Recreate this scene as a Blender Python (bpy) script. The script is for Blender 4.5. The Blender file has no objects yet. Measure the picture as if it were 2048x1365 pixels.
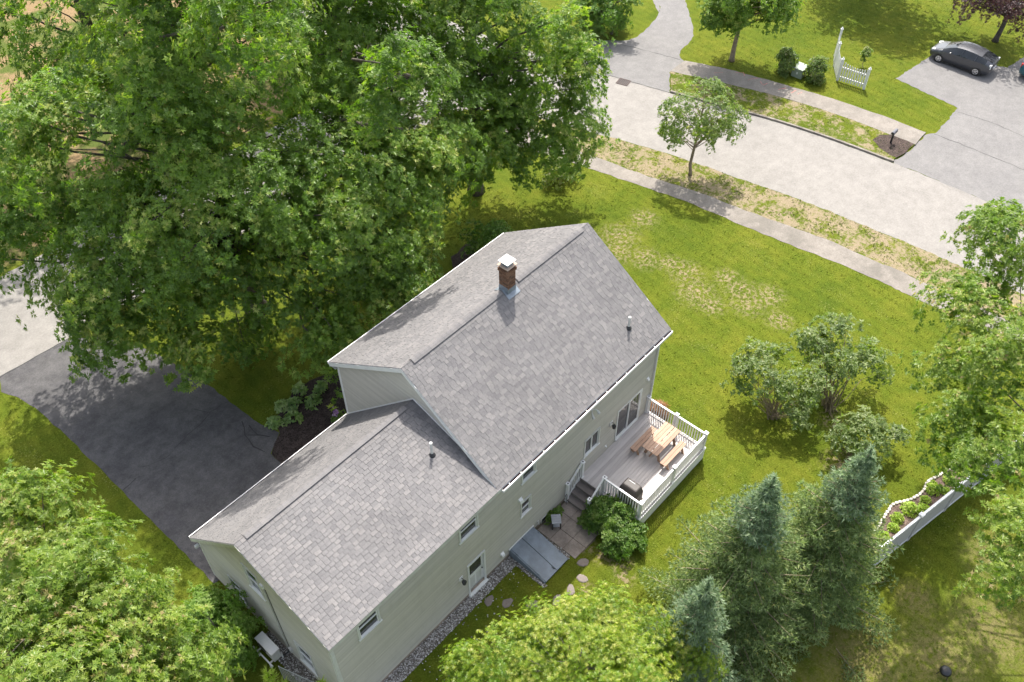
import bpy, math, random
import numpy as np
from mathutils import Vector, Matrix

SC = bpy.context.scene
COL = SC.collection

# ---------------------------------------------------------------- camera
cam_data = bpy.data.cameras.new('camera')
cam = bpy.data.objects.new('camera', cam_data)
COL.objects.link(cam)
cam_data.sensor_fit = 'HORIZONTAL'
cam_data.sensor_width = 36.0
cam_data.lens = 36.0 * 1823.556 / 2048.0
cam_data.clip_start = 0.5
cam_data.clip_end = 900.0
_r = Vector((0.665701, -0.746208, -0.003981))
_u = Vector((0.550178, 0.487202, 0.678188))
_b = Vector((-0.50413, -0.45366, 0.734878))
CAM_POS = Vector((-12.784, -12.365, 32.379))
_m = Matrix((_r, _u, _b)).transposed().to_4x4()
_m.translation = CAM_POS
cam.matrix_world = _m
SC.camera = cam

# ---------------------------------------------------------------- light
SUN_DIR = Vector((0.46, 0.365, 1.0)).normalized()        # towards the sun
world = bpy.data.worlds.new('World')
SC.world = world
world.use_nodes = True
wn = world.node_tree.nodes
wl = world.node_tree.links
wn.clear()
w_out = wn.new('ShaderNodeOutputWorld')
w_bg = wn.new('ShaderNodeBackground')
w_sky = wn.new('ShaderNodeTexSky')
w_sky.sky_type = 'NISHITA'
w_sky.sun_disc = False
w_sky.sun_elevation = math.asin(SUN_DIR.z)
w_sky.sun_rotation = math.atan2(SUN_DIR.x, SUN_DIR.y)
w_sky.air_density = 1.0
w_sky.dust_density = 4.0
w_sky.ozone_density = 0.7
w_bg.inputs['Strength'].default_value = 0.15
w_hs = wn.new('ShaderNodeHueSaturation')
w_hs.inputs['Saturation'].default_value = 0.58
wl.new(w_sky.outputs[0], w_hs.inputs['Color'])
wl.new(w_hs.outputs[0], w_bg.inputs[0])
wl.new(w_bg.outputs[0], w_out.inputs[0])

sun_data = bpy.data.lights.new('sun', 'SUN')
sun_data.energy = 3.0
sun_data.angle = math.radians(0.53)
sun_data.color = (1.0, 0.955, 0.88)
sun = bpy.data.objects.new('sun', sun_data)
COL.objects.link(sun)
sun.location = (20, 16, 50)
sun.rotation_euler = SUN_DIR.to_track_quat('Z', 'Y').to_euler()

SC.view_settings.view_transform = 'Standard'
SC.view_settings.look = 'None'
SC.view_settings.exposure = 1.48
SC.view_settings.gamma = 1.0
SC.view_settings.use_curve_mapping = False
SC.cycles.max_bounces = 6
SC.cycles.diffuse_bounces = 3
SC.cycles.glossy_bounces = 3
SC.cycles.transmission_bounces = 4
SC.cycles.transparent_max_bounces = 6
SC.cycles.use_denoising = True
SC.cycles.sample_clamp_indirect = 3.0

# ---------------------------------------------------------------- helpers
def link(o):
    COL.objects.link(o)
    return o

BASE = {}          # world position of the thing an object belongs to

def tag(o, label=None, category=None, group=None, kind=None):
    if label: o['label'] = label
    if category: o['category'] = category
    if group: o['group'] = group
    if kind: o['kind'] = kind
    return o

def thing(name, loc, label, category, group=None):
    o = bpy.data.objects.new(name, None)
    o.empty_display_size = 0.2
    o.location = loc
    link(o)
    BASE[o] = Vector(loc)
    return tag(o, label, category, group)

class MB:
    """collects faces for one mesh, world coordinates"""
    def __init__(s):
        s.v = []; s.f = []; s.mi = []
    def quad(s, *pts, m=0):
        n = len(s.v); s.v.extend([tuple(p) for p in pts]); s.f.append(tuple(range(n, n + len(pts)))); s.mi.append(m)
        return s
    def box(s, x0, x1, y0, y1, z0, z1, m=0):
        n = len(s.v)
        s.v += [(x0,y0,z0),(x1,y0,z0),(x1,y1,z0),(x0,y1,z0),(x0,y0,z1),(x1,y0,z1),(x1,y1,z1),(x0,y1,z1)]
        for q in ((3,2,1,0),(4,5,6,7),(0,1,5,4),(1,2,6,5),(2,3,7,6),(3,0,4,7)):
            s.f.append(tuple(n + i for i in q)); s.mi.append(m)
        return s
    def obox(s, c, ax, ay, az, m=0):
        """oriented box: centre and three half-axis vectors"""
        c, ax, ay, az = map(Vector, (c, ax, ay, az))
        n = len(s.v)
        for k in (-1, 1):
            for i, j in ((-1,-1),(1,-1),(1,1),(-1,1)):
                s.v.append(tuple(c + ax*i + ay*j + az*k))
        for q in ((3,2,1,0),(4,5,6,7),(0,1,5,4),(1,2,6,5),(2,3,7,6),(3,0,4,7)):
            s.f.append(tuple(n + i for i in q)); s.mi.append(m)
        return s
    def bar(s, a, b, w, h, up=(0,0,1), m=0):
        a, b = Vector(a), Vector(b)
        d = (b - a); L = d.length; d.normalize()
        up = Vector(up)
        sd = d.cross(up)
        if sd.length < 1e-4: sd = d.cross(Vector((0,1,0)))
        sd.normalize(); u2 = sd.cross(d).normalized()
        return s.obox((a + b)/2, d*(L/2), sd*(w/2), u2*(h/2), m)
    def prism(s, poly, ext, m=0):
        """poly: list of 3-D points (planar), ext: extrusion vector"""
        n = len(s.v); k = len(poly); e = Vector(ext)
        s.v += [tuple(p) for p in poly] + [tuple(Vector(p) + e) for p in poly]
        s.f.append(tuple(range(n + k - 1, n - 1, -1))); s.f.append(tuple(range(n + k, n + 2*k))); s.mi += [m, m]
        for i in range(k):
            j = (i + 1) % k
            s.f.append((n + i, n + j, n + k + j, n + k + i)); s.mi.append(m)
        return s
    def tube(s, pts, rad, sides=8, cap=True, m=0):
        pts = [Vector(p) for p in pts]
        if not hasattr(rad, '__len__'): rad = [rad]*len(pts)
        n0 = len(s.v)
        ref = None
        for i, p in enumerate(pts):
            d = (pts[min(i+1, len(pts)-1)] - pts[max(i-1, 0)]).normalized()
            if ref is None:
                ref = d.orthogonal().normalized()
            a = (ref - d*ref.dot(d)).normalized(); ref = a
            b = d.cross(a)
            for k in range(sides):
                t = 2*math.pi*k/sides
                s.v.append(tuple(p + (a*math.cos(t) + b*math.sin(t))*rad[i]))
        for i in range(len(pts)-1):
            for k in range(sides):
                q = (k+1) % sides
                s.f.append((n0+i*sides+k, n0+i*sides+q, n0+(i+1)*sides+q, n0+(i+1)*sides+k)); s.mi.append(m)
        if cap:
            s.f.append(tuple(n0 + k for k in range(sides-1, -1, -1))); s.mi.append(m)
            e = n0 + (len(pts)-1)*sides
            s.f.append(tuple(e + k for k in range(sides))); s.mi.append(m)
        return s
    def lathe(s, c, prof, sides=12, m=0, axis='z'):
        """prof: list of (r, h)"""
        c = Vector(c); n0 = len(s.v)
        for r, h in prof:
            for k in range(sides):
                t = 2*math.pi*k/sides
                if axis == 'z': o = Vector((r*math.cos(t), r*math.sin(t), h))
                elif axis == 'y': o = Vector((r*math.cos(t), h, r*math.sin(t)))
                else: o = Vector((h, r*math.cos(t), r*math.sin(t)))
                s.v.append(tuple(c + o))
        for i in range(len(prof)-1):
            for k in range(sides):
                q = (k+1) % sides
                s.f.append((n0+i*sides+k, n0+i*sides+q, n0+(i+1)*sides+q, n0+(i+1)*sides+k)); s.mi.append(m)
        s.f.append(tuple(n0 + k for k in range(sides-1, -1, -1))); s.mi.append(m)
        e = n0 + (len(prof)-1)*sides
        s.f.append(tuple(e + k for k in range(sides))); s.mi.append(m)
        return s
    def mesh(s, name, mats, org=(0,0,0), smooth=False):
        me = bpy.data.meshes.new(name)
        o = Vector(org)
        me.from_pydata([tuple(Vector(p) - o) for p in s.v], [], s.f)
        if not isinstance(mats, (list, tuple)): mats = [mats]
        for mt in mats: me.materials.append(mt)
        if len(mats) > 1: me.polygons.foreach_set('material_index', s.mi)
        if smooth: me.polygons.foreach_set('use_smooth', [True]*len(me.polygons))
        me.update()
        return me

def part(name, mb, mats, parent=None, smooth=False, bevel=0.0, fix=True):
    """one mesh object; child of parent (thing or part) when given"""
    org = BASE[parent] if parent is not None else Vector((0,0,0))
    me = mb.mesh(name, mats, org, smooth)
    if fix:
        import bmesh
        bm = bmesh.new(); bm.from_mesh(me)
        bmesh.ops.recalc_face_normals(bm, faces=bm.faces)
        bm.to_mesh(me); bm.free()
    o = link(bpy.data.objects.new(name, me))
    if parent is not None:
        o.parent = parent
        BASE[o] = org
    else:
        BASE[o] = Vector((0,0,0))
    if bevel > 0:
        md = o.modifiers.new('bevel', 'BEVEL'); md.width = bevel; md.segments = 2; md.limit_method = 'ANGLE'; md.angle_limit = math.radians(40)
    return o

def single(name, mb, mats, loc, label, category, group=None, **kw):
    """a thing that is one mesh, origin at its base"""
    me = mb.mesh(name, mats, loc, kw.get('smooth', False))
    import bmesh
    bm = bmesh.new(); bm.from_mesh(me); bmesh.ops.recalc_face_normals(bm, faces=bm.faces); bm.to_mesh(me); bm.free()
    o = link(bpy.data.objects.new(name, me))
    o.location = loc
    BASE[o] = Vector(loc)
    return tag(o, label, category, group)

def np_mesh(name, V, F, mats, tint=None, org=(0,0,0)):
    """V (n,3), F (m,k) all same k"""
    me = bpy.data.meshes.new(name)
    V = np.asarray(V, np.float32) - np.asarray(org, np.float32)
    F = np.asarray(F, np.int32)
    me.vertices.add(len(V)); me.vertices.foreach_set('co', V.ravel())
    k = F.shape[1]
    me.loops.add(F.size); me.loops.foreach_set('vertex_index', F.ravel())
    me.polygons.add(len(F)); me.polygons.foreach_set('loop_start', np.arange(0, F.size, k, dtype=np.int32))
    me.polygons.foreach_set('use_smooth', np.zeros(len(F), bool))
    me.update(calc_edges=True)
    if tint is not None:
        at = me.attributes.new('tint', 'FLOAT', 'FACE')
        at.data.foreach_set('value', np.asarray(tint, np.float32))
    for mt in (mats if isinstance(mats, (list, tuple)) else [mats]): me.materials.append(mt)
    return me

def np_part(name, V, F, mats, parent=None, tint=None):
    org = BASE[parent] if parent is not None else Vector((0,0,0))
    o = link(bpy.data.objects.new(name, np_mesh(name, V, F, mats, tint, org)))
    if parent is not None: o.parent = parent
    BASE[o] = org
    return o

# ---------------------------------------------------------------- materials
class NT:
    def __init__(s, name):
        s.m = bpy.data.materials.new(name); s.m.use_nodes = True
        s.n = s.m.node_tree.nodes; s.l = s.m.node_tree.links; s.n.clear()
        s.out = s.n.new('ShaderNodeOutputMaterial')
        s.p = s.n.new('ShaderNodeBsdfPrincipled')
        s.l.new(s.p.outputs[0], s.out.inputs[0])
        s.co = s.n.new('ShaderNodeTexCoord').outputs['Object']
    def put(s, sock, v):
        if hasattr(v, 'links') or isinstance(v, bpy.types.NodeSocket): s.l.new(v, sock)
        else:
            if isinstance(v, (tuple, list)) and len(v) == 3 and sock.type == 'RGBA': v = (*v, 1)
            sock.default_value = v
    def noise(s, scale, detail=3, rough=.55, co=None, dist=0):
        n = s.n.new('ShaderNodeTexNoise'); n.inputs['Scale'].default_value = scale
        n.inputs['Detail'].default_value = detail; n.inputs['Roughness'].default_value = rough
        n.inputs['Distortion'].default_value = dist
        s.l.new(co or s.co, n.inputs['Vector'])
        return n.outputs['Fac']
    def voronoi(s, scale, out='Distance', co=None):
        n = s.n.new('ShaderNodeTexVoronoi'); n.inputs['Scale'].default_value = scale
        s.l.new(co or s.co, n.inputs['Vector']); return n.outputs[out]
    def mapping(s, scale=(1,1,1), rot=(0,0,0), loc=(0,0,0), co=None):
        n = s.n.new('ShaderNodeMapping'); n.inputs['Scale'].default_value = scale; n.inputs['Rotation'].default_value = rot
        n.inputs['Location'].default_value = loc
        s.l.new(co or s.co, n.inputs['Vector']); return n.outputs[0]
    def math(s, op, a, b=0.0, clamp=False):
        n = s.n.new('ShaderNodeMath'); n.operation = op; n.use_clamp = clamp
        s.put(n.inputs[0], a); s.put(n.inputs[1], b); return n.outputs[0]
    def step(s, v, a, b, lo=0.0, hi=1.0):
        n = s.n.new('ShaderNodeMapRange'); n.interpolation_type = 'SMOOTHSTEP'
        s.put(n.inputs[0], v); n.inputs[1].default_value = a; n.inputs[2].default_value = b
        n.inputs[3].default_value = lo; n.inputs[4].default_value = hi; return n.outputs[0]
    def mix(s, f, a, b, mode='MIX'):
        n = s.n.new('ShaderNodeMix'); n.data_type = 'RGBA'; n.blend_type = mode
        s.put(n.inputs['Factor'], f); s.put(n.inputs[6], a); s.put(n.inputs[7], b); return n.outputs[2]
    def ramp(s, f, stops):
        n = s.n.new('ShaderNodeValToRGB'); e = n.color_ramp.elements
        while len(e) < len(stops): e.new(0.5)
        for el, (p, c) in zip(e, stops): el.position = p; el.color = (*c, 1)
        s.put(n.inputs[0], f); return n.outputs[0]
    def scale(s, col, f):
        n = s.n.new('ShaderNodeVectorMath'); n.operation = 'SCALE'
        s.put(n.inputs[0], col); s.put(n.inputs['Scale'], f); return n.outputs[0]
    def attr(s, name):
        n = s.n.new('ShaderNodeAttribute'); n.attribute_name = name; return n.outputs['Fac']
    def bump(s, h, strength=.5, dist=.02):
        n = s.n.new('ShaderNodeBump'); n.inputs['Strength'].default_value = strength; n.inputs['Distance'].default_value = dist
        s.l.new(h, n.inputs['Height']); s.l.new(n.outputs[0], s.p.inputs['Normal'])
    def set(s, col=None, rough=None, spec=None, metal=None):
        if col is not None: s.put(s.p.inputs['Base Color'], col)
        if rough is not None: s.put(s.p.inputs['Roughness'], rough)
        if spec is not None: s.put(s.p.inputs['Specular IOR Level'], spec)
        if metal is not None: s.put(s.p.inputs['Metallic'], metal)
        return s

def basic(name, col, rough=.6, spec=.3, var=.12, vscale=3.0, fine=.06, fscale=60, bump=0.0, metal=0.0):
    t = NT(name)
    f = t.math('ADD', t.step(t.noise(vscale, 4), .25, .75, 1-var, 1+var), t.step(t.noise(fscale, 2), .3, .7, -fine, fine))
    c = t.scale(tuple(col), f)
    t.set(c, rough, spec, metal)
    if bump: t.bump(t.noise(fscale, 3), bump, .01)
    return t.m

def ellipse_mask(t, items):
    """items: (x, y, r) soft discs; returns max of soft falloffs"""
    acc = None
    for x, y, r in items:
        n = t.n.new('ShaderNodeVectorMath'); n.operation = 'DISTANCE'
        t.l.new(t.co, n.inputs[0]); n.inputs[1].default_value = (x, y, 0)
        v = t.step(n.outputs['Value'], r*1.25, r*.1)
        acc = v if acc is None else t.math('MAXIMUM', acc, v)
    return acc

BARE = [(19.8,1.3,1.0),(19.2,.5,1.1),(20.1,2.3,.8),(18.1,2.9,1.2),(17.9,1.8,.9),(19.0,4.1,1.1),(19.0,5.1,.8),(19.0,8.4,1.3),(18.0,7.7,1.1),(21.1,8.3,.9),
        (19.2,-1.3,.8),(20.3,0.0,1.0),(3.2,-2.8,.55),(3.4,-3.5,.6),(3.0,-4.0,.5),(1.6,-3.2,.35),(3.1,-2.1,.4),(15.3,-6.3,.7),(13.4,-7.7,.9),(18.5,6.3,1.0)]
BROWN = [(8.0,-14.5,2.0),(9.6,-12.9,1.0),(10.3,-15.6,2.0),(6.0,-12.6,2.4),(13.4,-14.5,1.6),(2.5,-12.5,3.0)]

def lawn_material(name, dry=0.0, tuft=False):
    t = NT(name)
    big = t.noise(.22, 3); mid = t.noise(1.3, 4); fine = t.noise(14, 3, .65); vfine = t.noise(55, 2, .6)
    g = t.ramp(t.math('ADD', t.math('MULTIPLY', big, .55), t.math('MULTIPLY', mid, .45)),
               [(.30,(.050,.080,.0075)),(.48,(.078,.103,.0095)),(.64,(.110,.124,.0135)),(.80,(.154,.149,.027))])
    mow = t.math('SINE', t.math('MULTIPLY', t.noise(.01, 0, co=t.mapping(rot=(0,0,.25))), 1.0))
    w = t.n.new('ShaderNodeTexWave'); w.inputs['Scale'].default_value = .55; w.inputs['Distortion'].default_value = .6
    w.inputs['Detail'].default_value = 1
    t.l.new(t.mapping(rot=(0,0,.12)), w.inputs['Vector'])
    g = t.scale(g, t.step(w.outputs['Fac'], .2, .8, .955, 1.045))
    f = t.math('MULTIPLY', t.step(fine, .28, .72, .80, 1.20), t.step(vfine, .3, .7, .86, 1.14))
    g = t.scale(g, f)
    straw = t.step(t.math('ADD', fine, t.math('MULTIPLY', vfine, .35)), .74, .92)
    thin = t.step(t.noise(.55, 4, .6), .50, .68)
    g = t.mix(t.math('MULTIPLY', straw, t.math('ADD', .12, t.math('MULTIPLY', thin, .6))), g, (.36,.31,.155))
    brk = t.noise(5.0, 4, .7)
    bare = t.math('MULTIPLY', ellipse_mask(t, BARE), t.step(brk, .46, .60))
    soil = t.mix(t.noise(9, 4), (.31,.245,.165), (.22,.165,.10))
    c = t.mix(t.math('MULTIPLY', bare, .85), g, soil)
    brn = t.math('MULTIPLY', ellipse_mask(t, BROWN), t.step(brk, .34, .60))
    c = t.mix(t.math('MULTIPLY', brn, .6), c, t.mix(mid, (.19,.145,.065), (.26,.205,.11)))
    # forest floor far behind the side street
    sx = t.n.new('ShaderNodeSeparateXYZ'); t.l.new(t.co, sx.inputs[0])
    far = t.math('MULTIPLY', t.step(sx.outputs['Y'], 30.5, 31.5), t.step(sx.outputs['X'], 27.0, 24.0))
    c = t.mix(far, c, t.mix(t.step(t.noise(.35, 4), .42, .56), t.mix(brk, (.26,.17,.10), (.17,.13,.06)), t.mix(brk, (.05,.075,.015), (.10,.12,.03))))
    if dry > 0:
        d1 = t.step(t.math('ADD', t.math('MULTIPLY', brk, .6), t.math('MULTIPLY', t.noise(1.1, 3), .5)), .62 - .25*dry, .78 - .25*dry)
        sand = t.mix(t.noise(12, 4), (.285,.23,.160), (.20,.155,.098))
        c = t.mix(t.math('MULTIPLY', d1, .92), c, sand)
    if tuft:
        c = t.scale(c, t.step(t.attr('tint'), 0, 1, .85, 1.18))
    t.set(c, .9, .05)
    if not tuft:
        t.bump(t.math('ADD', fine, t.math('MULTIPLY', vfine, .8)), .9, .05)
    return t.m

def asphalt(name, c1, c2, speck=.25, stain=.12, wet=None):
    t = NT(name)
    sp = t.noise(45, 2, .7)
    big = t.noise(.5, 5, .6); mid = t.noise(3.5, 4)
    c = t.mix(t.step(t.math('ADD', t.math('MULTIPLY', big, .6), t.math('MULTIPLY', mid, .4)), .36, .64), c1, c2)
    c = t.scale(c, t.math('MULTIPLY', t.step(sp, .25, .75, 1-speck, 1+speck), t.math('MULTIPLY', t.step(t.noise(1.7, 3), .3, .7, 1-stain, 1+stain), t.step(t.noise(10, 3, .7), .3, .7, .90, 1.10))))
    if wet:
        c = t.mix(t.math('MULTIPLY', t.math('MULTIPLY', ellipse_mask(t, wet), t.step(t.noise(1.2, 3), .36, .5)), .55), c, (.10,.092,.078))
    t.set(c, .85, .2)
    t.bump(sp, .5, .012)
    return t.m

M = {}
M['lawn'] = lawn_material('lawn_grass')
M['verge'] = lawn_material('dry_verge_grass', dry=.66)
M['verge_far'] = lawn_material('far_verge_grass', dry=.45)
M['tuft'] = lawn_material('grass_blades', tuft=True)
M['street'] = asphalt('sun_bleached_asphalt', (.198,.186,.170), (.174,.163,.149), .13, .07)
M['walk'] = asphalt('sidewalk_asphalt', (.190,.170,.148), (.155,.140,.122), .20, .10, wet=[(24.6,3.2,1.4),(24.9,1.2,1.2),(25.7,-3.6,1.6)])
M['drive_dark'] = asphalt('dark_driveway_asphalt', (.056,.054,.056), (.082,.079,.078), .24, .14)
M['drive_grey'] = asphalt('grey_driveway_asphalt', (.132,.127,.124), (.152,.146,.141), .11, .06)
M['kerb'] = asphalt('kerb_stone', (.20,.18,.155), (.13,.115,.10), .25, .2)
M['crack'] = basic('crack_filler', (.02,.02,.02), .7)
M['drain'] = basic('drain_iron', (.05,.035,.032), .6, metal=.4)
M['sand'] = basic('sand_on_edge', (.48,.41,.31), .9, var=.2, fine=.15, fscale=30, bump=.3)
def mulch_mat(name, c1, c2):
    t = NT(name)
    v = t.voronoi(26, 'Color'); s = t.n.new('ShaderNodeSeparateColor'); t.l.new(v, s.inputs[0])
    c = t.mix(s.outputs[0], c1, c2)
    c = t.scale(c, t.step(t.noise(4, 4), .3, .7, .75, 1.25))
    t.set(c, .9, .15); t.bump(s.outputs[1], .8, .03); return t.m
M['mulch_dark'] = mulch_mat('dark_mulch', (.018,.014,.013), (.06,.045,.04))
M['mulch_brown'] = mulch_mat('brown_mulch', (.06,.042,.034), (.16,.115,.095))
M['mulch_black'] = mulch_mat('black_mulch', (.022,.017,.015), (.085,.062,.052))
def siding_mat():
    t = NT('beige_clapboard')
    sx = t.n.new('ShaderNodeSeparateXYZ'); t.l.new(t.co, sx.inputs[0])
    row = t.math('FLOOR', t.math('DIVIDE', sx.outputs['Z'], .105))
    wn_ = t.n.new('ShaderNodeTexWhiteNoise'); wn_.noise_dimensions = '1D'; t.l.new(row, wn_.inputs['W'])
    blk = t.noise(1.2, 2, co=t.mapping(scale=(.5,.5,9.5)))
    f = t.math('MULTIPLY', t.step(wn_.outputs['Value'], 0, 1, .93, 1.05), t.step(blk, .3, .7, .94, 1.05))
    grime = t.math('MULTIPLY', t.step(t.noise(2.2, 5, .7, co=t.mapping(scale=(1,1,.35))), .45, .75), .22)
    c = t.mix(grime, t.scale((.425,.400,.352), f), (.27,.25,.205))
    t.set(c, .55, .3); return t.m
M['siding'] = siding_mat()
M['trim'] = basic('white_trim', (.62,.62,.60), .45, .35, var=.05, fine=.02)
M['trim_grey'] = basic('grey_white_trim', (.52,.515,.49), .5, .3, var=.07, fine=.02)
M['white'] = basic('white_vinyl', (.68,.675,.665), .4, .4, var=.04, fine=.01)
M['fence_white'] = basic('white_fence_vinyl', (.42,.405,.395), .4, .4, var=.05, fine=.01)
M['found'] = basic('concrete_foundation', (.27,.22,.18), .9, .2, var=.25, fine=.1, bump=.3)
M['found_white'] = M['found']
M['metal_white'] = basic('white_metal', (.66,.645,.645), .35, .5, var=.03)
M['flash'] = basic('lead_flashing', (.19,.22,.25), .5, .4, var=.2, metal=.3)
M['gutter_in'] = basic('gutter_debris', (.045,.022,.022), .9)
M['black'] = basic('black_metal', (.018,.018,.02), .4, .5)
M['soffit'] = basic('soffit_vinyl', (.44,.43,.39), .6)
M['pipe'] = basic('grey_pvc', (.50,.49,.47), .5)
M['boot'] = basic('rubber_boot', (.03,.03,.032), .6)

def shingle_mat():
    t = NT('asphalt_shingle')
    tn = t.attr('tint')
    c = t.ramp(tn, [(0,(.119,.115,.116)),(.35,(.133,.128,.128)),(.7,(.144,.138,.137)),(1,(.160,.152,.149))])
    c = t.scale(c, t.math('MULTIPLY', t.step(t.noise(30, 3, .8), .25, .75, .82, 1.18), t.step(t.noise(.5, 3), .3, .7, .94, 1.06)))
    t.set(c, .9, .2); t.bump(t.noise(160, 2), .25, .006); return t.m
M['shingle'] = shingle_mat()
M['underlay'] = basic('roof_underlay', (.055,.053,.054), .9)

def brick_mat():
    t = NT('chimney_brick')
    oi = t.n.new('ShaderNodeObjectInfo')
    c = t.ramp(oi.outputs['Random'], [(0,(.095,.052,.036)),(.3,(.155,.082,.052)),(.6,(.205,.118,.075)),(.85,(.145,.092,.066)),(1,(.070,.045,.036))])
    c = t.scale(c, t.step(t.noise(40, 3), .25, .75, .75, 1.25)); t.set(c, .9, .2); t.bump(t.noise(120, 3), .4, .006); return t.m
M['brick'] = brick_mat()
M['mortar'] = basic('mortar', (.36,.28,.22), .95, bump=.3)

def glass_mat(name, col):
    t = NT(name); t.set(t.scale(col, t.step(t.noise(1.5, 2), .3, .7, .7, 1.3)), .06, .6); return t.m
M['glass'] = glass_mat('window_glass', (.055,.055,.058))
M['glass_blue'] = glass_mat('dark_blue_glass', (.008,.02,.03))
M['screen'] = basic('window_screen', (.05,.05,.052), .6, .2)

def wood_mat(name, c1, c2, along='x', rough=.7, s=1.0, objrand=True):
    t = NT(name)
    sc = {'x': (.6*s, 9*s, 9*s), 'y': (9*s, .6*s, 9*s), 'z': (9*s, 9*s, .6*s)}[along]
    co = t.mapping(scale=sc)
    gr = t.noise(3, 5, .65, co=co, dist=.4)
    c = t.mix(t.step(gr, .3, .7), c1, c2)
    if objrand:
        oi = t.n.new('ShaderNodeObjectInfo'); c = t.scale(c, t.step(oi.outputs['Random'], 0, 1, .86, 1.14))
    t.set(c, rough, .25); t.bump(gr, .25, .008); return t.m
M['deck'] = wood_mat('composite_decking', (.47,.435,.415), (.40,.37,.35))
M['tread'] = wood_mat('stair_tread', (.18,.16,.148), (.14,.122,.112), 'y')
M['cedar'] = wood_mat('cedar', (.385,.262,.19), (.29,.182,.125), s=1.3)

def leaf_material(name, stops, trans=.40, tcol=(.85,1.0,.25), rough=.42, spec=.35):
    t = NT(name)
    c = t.ramp(t.attr('tint'), stops)
    c = t.scale(c, t.step(t.noise(.9, 3), .3, .7, .88, 1.12))
    t.set(c, rough, spec)
    tr = t.n.new('ShaderNodeBsdfTranslucent')
    tb = t.scale(t.mix(1.0, c, tcol, 'MULTIPLY'), 2.3); t.l.new(tb, tr.inputs[0])
    mx = t.n.new('ShaderNodeMixShader'); mx.inputs[0].default_value = trans
    t.l.new(t.p.outputs[0], mx.inputs[1]); t.l.new(tr.outputs[0], mx.inputs[2]); t.l.new(mx.outputs[0], t.out.inputs[0])
    return t.m
M['oak'] = leaf_material('oak_leaves', [(0,(.068,.125,.018)),(.45,(.116,.190,.028)),(.8,(.178,.246,.044)),(1,(.29,.31,.09))])
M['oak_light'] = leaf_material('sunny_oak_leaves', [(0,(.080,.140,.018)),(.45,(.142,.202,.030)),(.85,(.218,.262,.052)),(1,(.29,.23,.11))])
M['maple_lime'] = leaf_material('lime_maple_leaves', [(0,(.082,.150,.013)),(.45,(.145,.208,.019)),(.8,(.210,.252,.028)),(1,(.31,.31,.08))], trans=.42)
M['spruce'] = leaf_material('spruce_needles', [(0,(.080,.118,.050)),(.5,(.175,.230,.105)),(.85,(.270,.315,.155)),(1,(.34,.33,.14))], trans=.36, tcol=(.9,1,.5), rough=.7, spec=.15)
M['spruce_blue'] = leaf_material('blue_spruce_needles', [(0,(.085,.130,.078)),(.5,(.170,.225,.140)),(1,(.270,.320,.210))], trans=.34, tcol=(.9,1,.65), rough=.7, spec=.15)
M['lilac'] = leaf_material('lilac_leaves', [(0,(.080,.120,.035)),(.5,(.125,.170,.055)),(1,(.195,.225,.095))])
M['shrub'] = leaf_material('shrub_leaves', [(0,(.055,.120,.016)),(.5,(.090,.165,.026)),(1,(.165,.220,.060))])
M['shrub_bright'] = leaf_material('bright_shrub_leaves', [(0,(.075,.150,.020)),(.5,(.125,.215,.032)),(1,(.20,.27,.07))])
M['street_leaf'] = leaf_material('young_tree_leaves', [(0,(.080,.130,.032)),(.5,(.130,.180,.050)),(.85,(.180,.220,.062)),(1,(.23,.21,.12))])
M['purple'] = leaf_material('purple_maple_leaves', [(0,(.035,.020,.022)),(.5,(.075,.042,.040)),(1,(.19,.10,.09))], trans=.2, tcol=(1,.5,.4))
M['perennial'] = leaf_material('perennial_leaves', [(0,(.19,.29,.035)),(.6,(.29,.37,.06)),(1,(.38,.42,.13))])
M['hosta'] = leaf_material('hosta_leaves', [(0,(.105,.185,.055)),(.6,(.180,.255,.085)),(1,(.30,.36,.18))])
M['rust'] = leaf_material('rusty_leaves', [(0,(.20,.09,.05)),(.6,(.30,.15,.09)),(1,(.25,.2,.08))])
M['flower'] = leaf_material('lilac_flowers', [(0,(.30,.16,.36)),(1,(.50,.34,.52))], trans=.2, tcol=(1,.8,1))
M['bark'] = basic('oak_bark', (.105,.090,.076), .95, .15, var=.3, vscale=2.5, fine=.25, fscale=18, bump=.8)
M['bark_pale'] = basic('pale_twig_bark', (.24,.19,.135), .95, .15, var=.25, vscale=4, fine=.15, fscale=25, bump=.4)

# ---------------------------------------------------------------- ground sheets
RNG = random.Random(7)

def densify(pts, step=.35, jit=0.0, closed=True, rng=RNG):
    out = []
    n = len(pts)
    for i in range(n if closed else n - 1):
        a = Vector((*pts[i][:2], 0)); b = Vector((*pts[(i+1) % n][:2], 0))
        k = max(1, int((b - a).length/step))
        d = (b - a); nrm = Vector((-d.y, d.x, 0)).normalized() if d.length > 0 else Vector((0,0,0))
        for j in range(k):
            q = a + d*(j/k) + nrm*rng.uniform(-jit, jit)
            out.append((q.x, q.y))
    if not closed: out.append(tuple(pts[-1][:2]))
    return out

def smooth_line(pts, n=6):
    """Catmull-Rom through 2-D points"""
    out = []
    P = [Vector((*q, 0)) for q in pts]
    for i in range(len(P)-1):
        a = P[max(i-1, 0)]; b = P[i]; c = P[i+1]; d = P[min(i+2, len(P)-1)]
        for k in range(n):
            t = k/n
            q = .5*((2*b) + (c-a)*t + (2*a-5*b+4*c-d)*t*t + (3*b-a-3*c+d)*t**3)
            out.append((q.x, q.y))
    out.append(tuple(pts[-1])); return out

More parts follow.
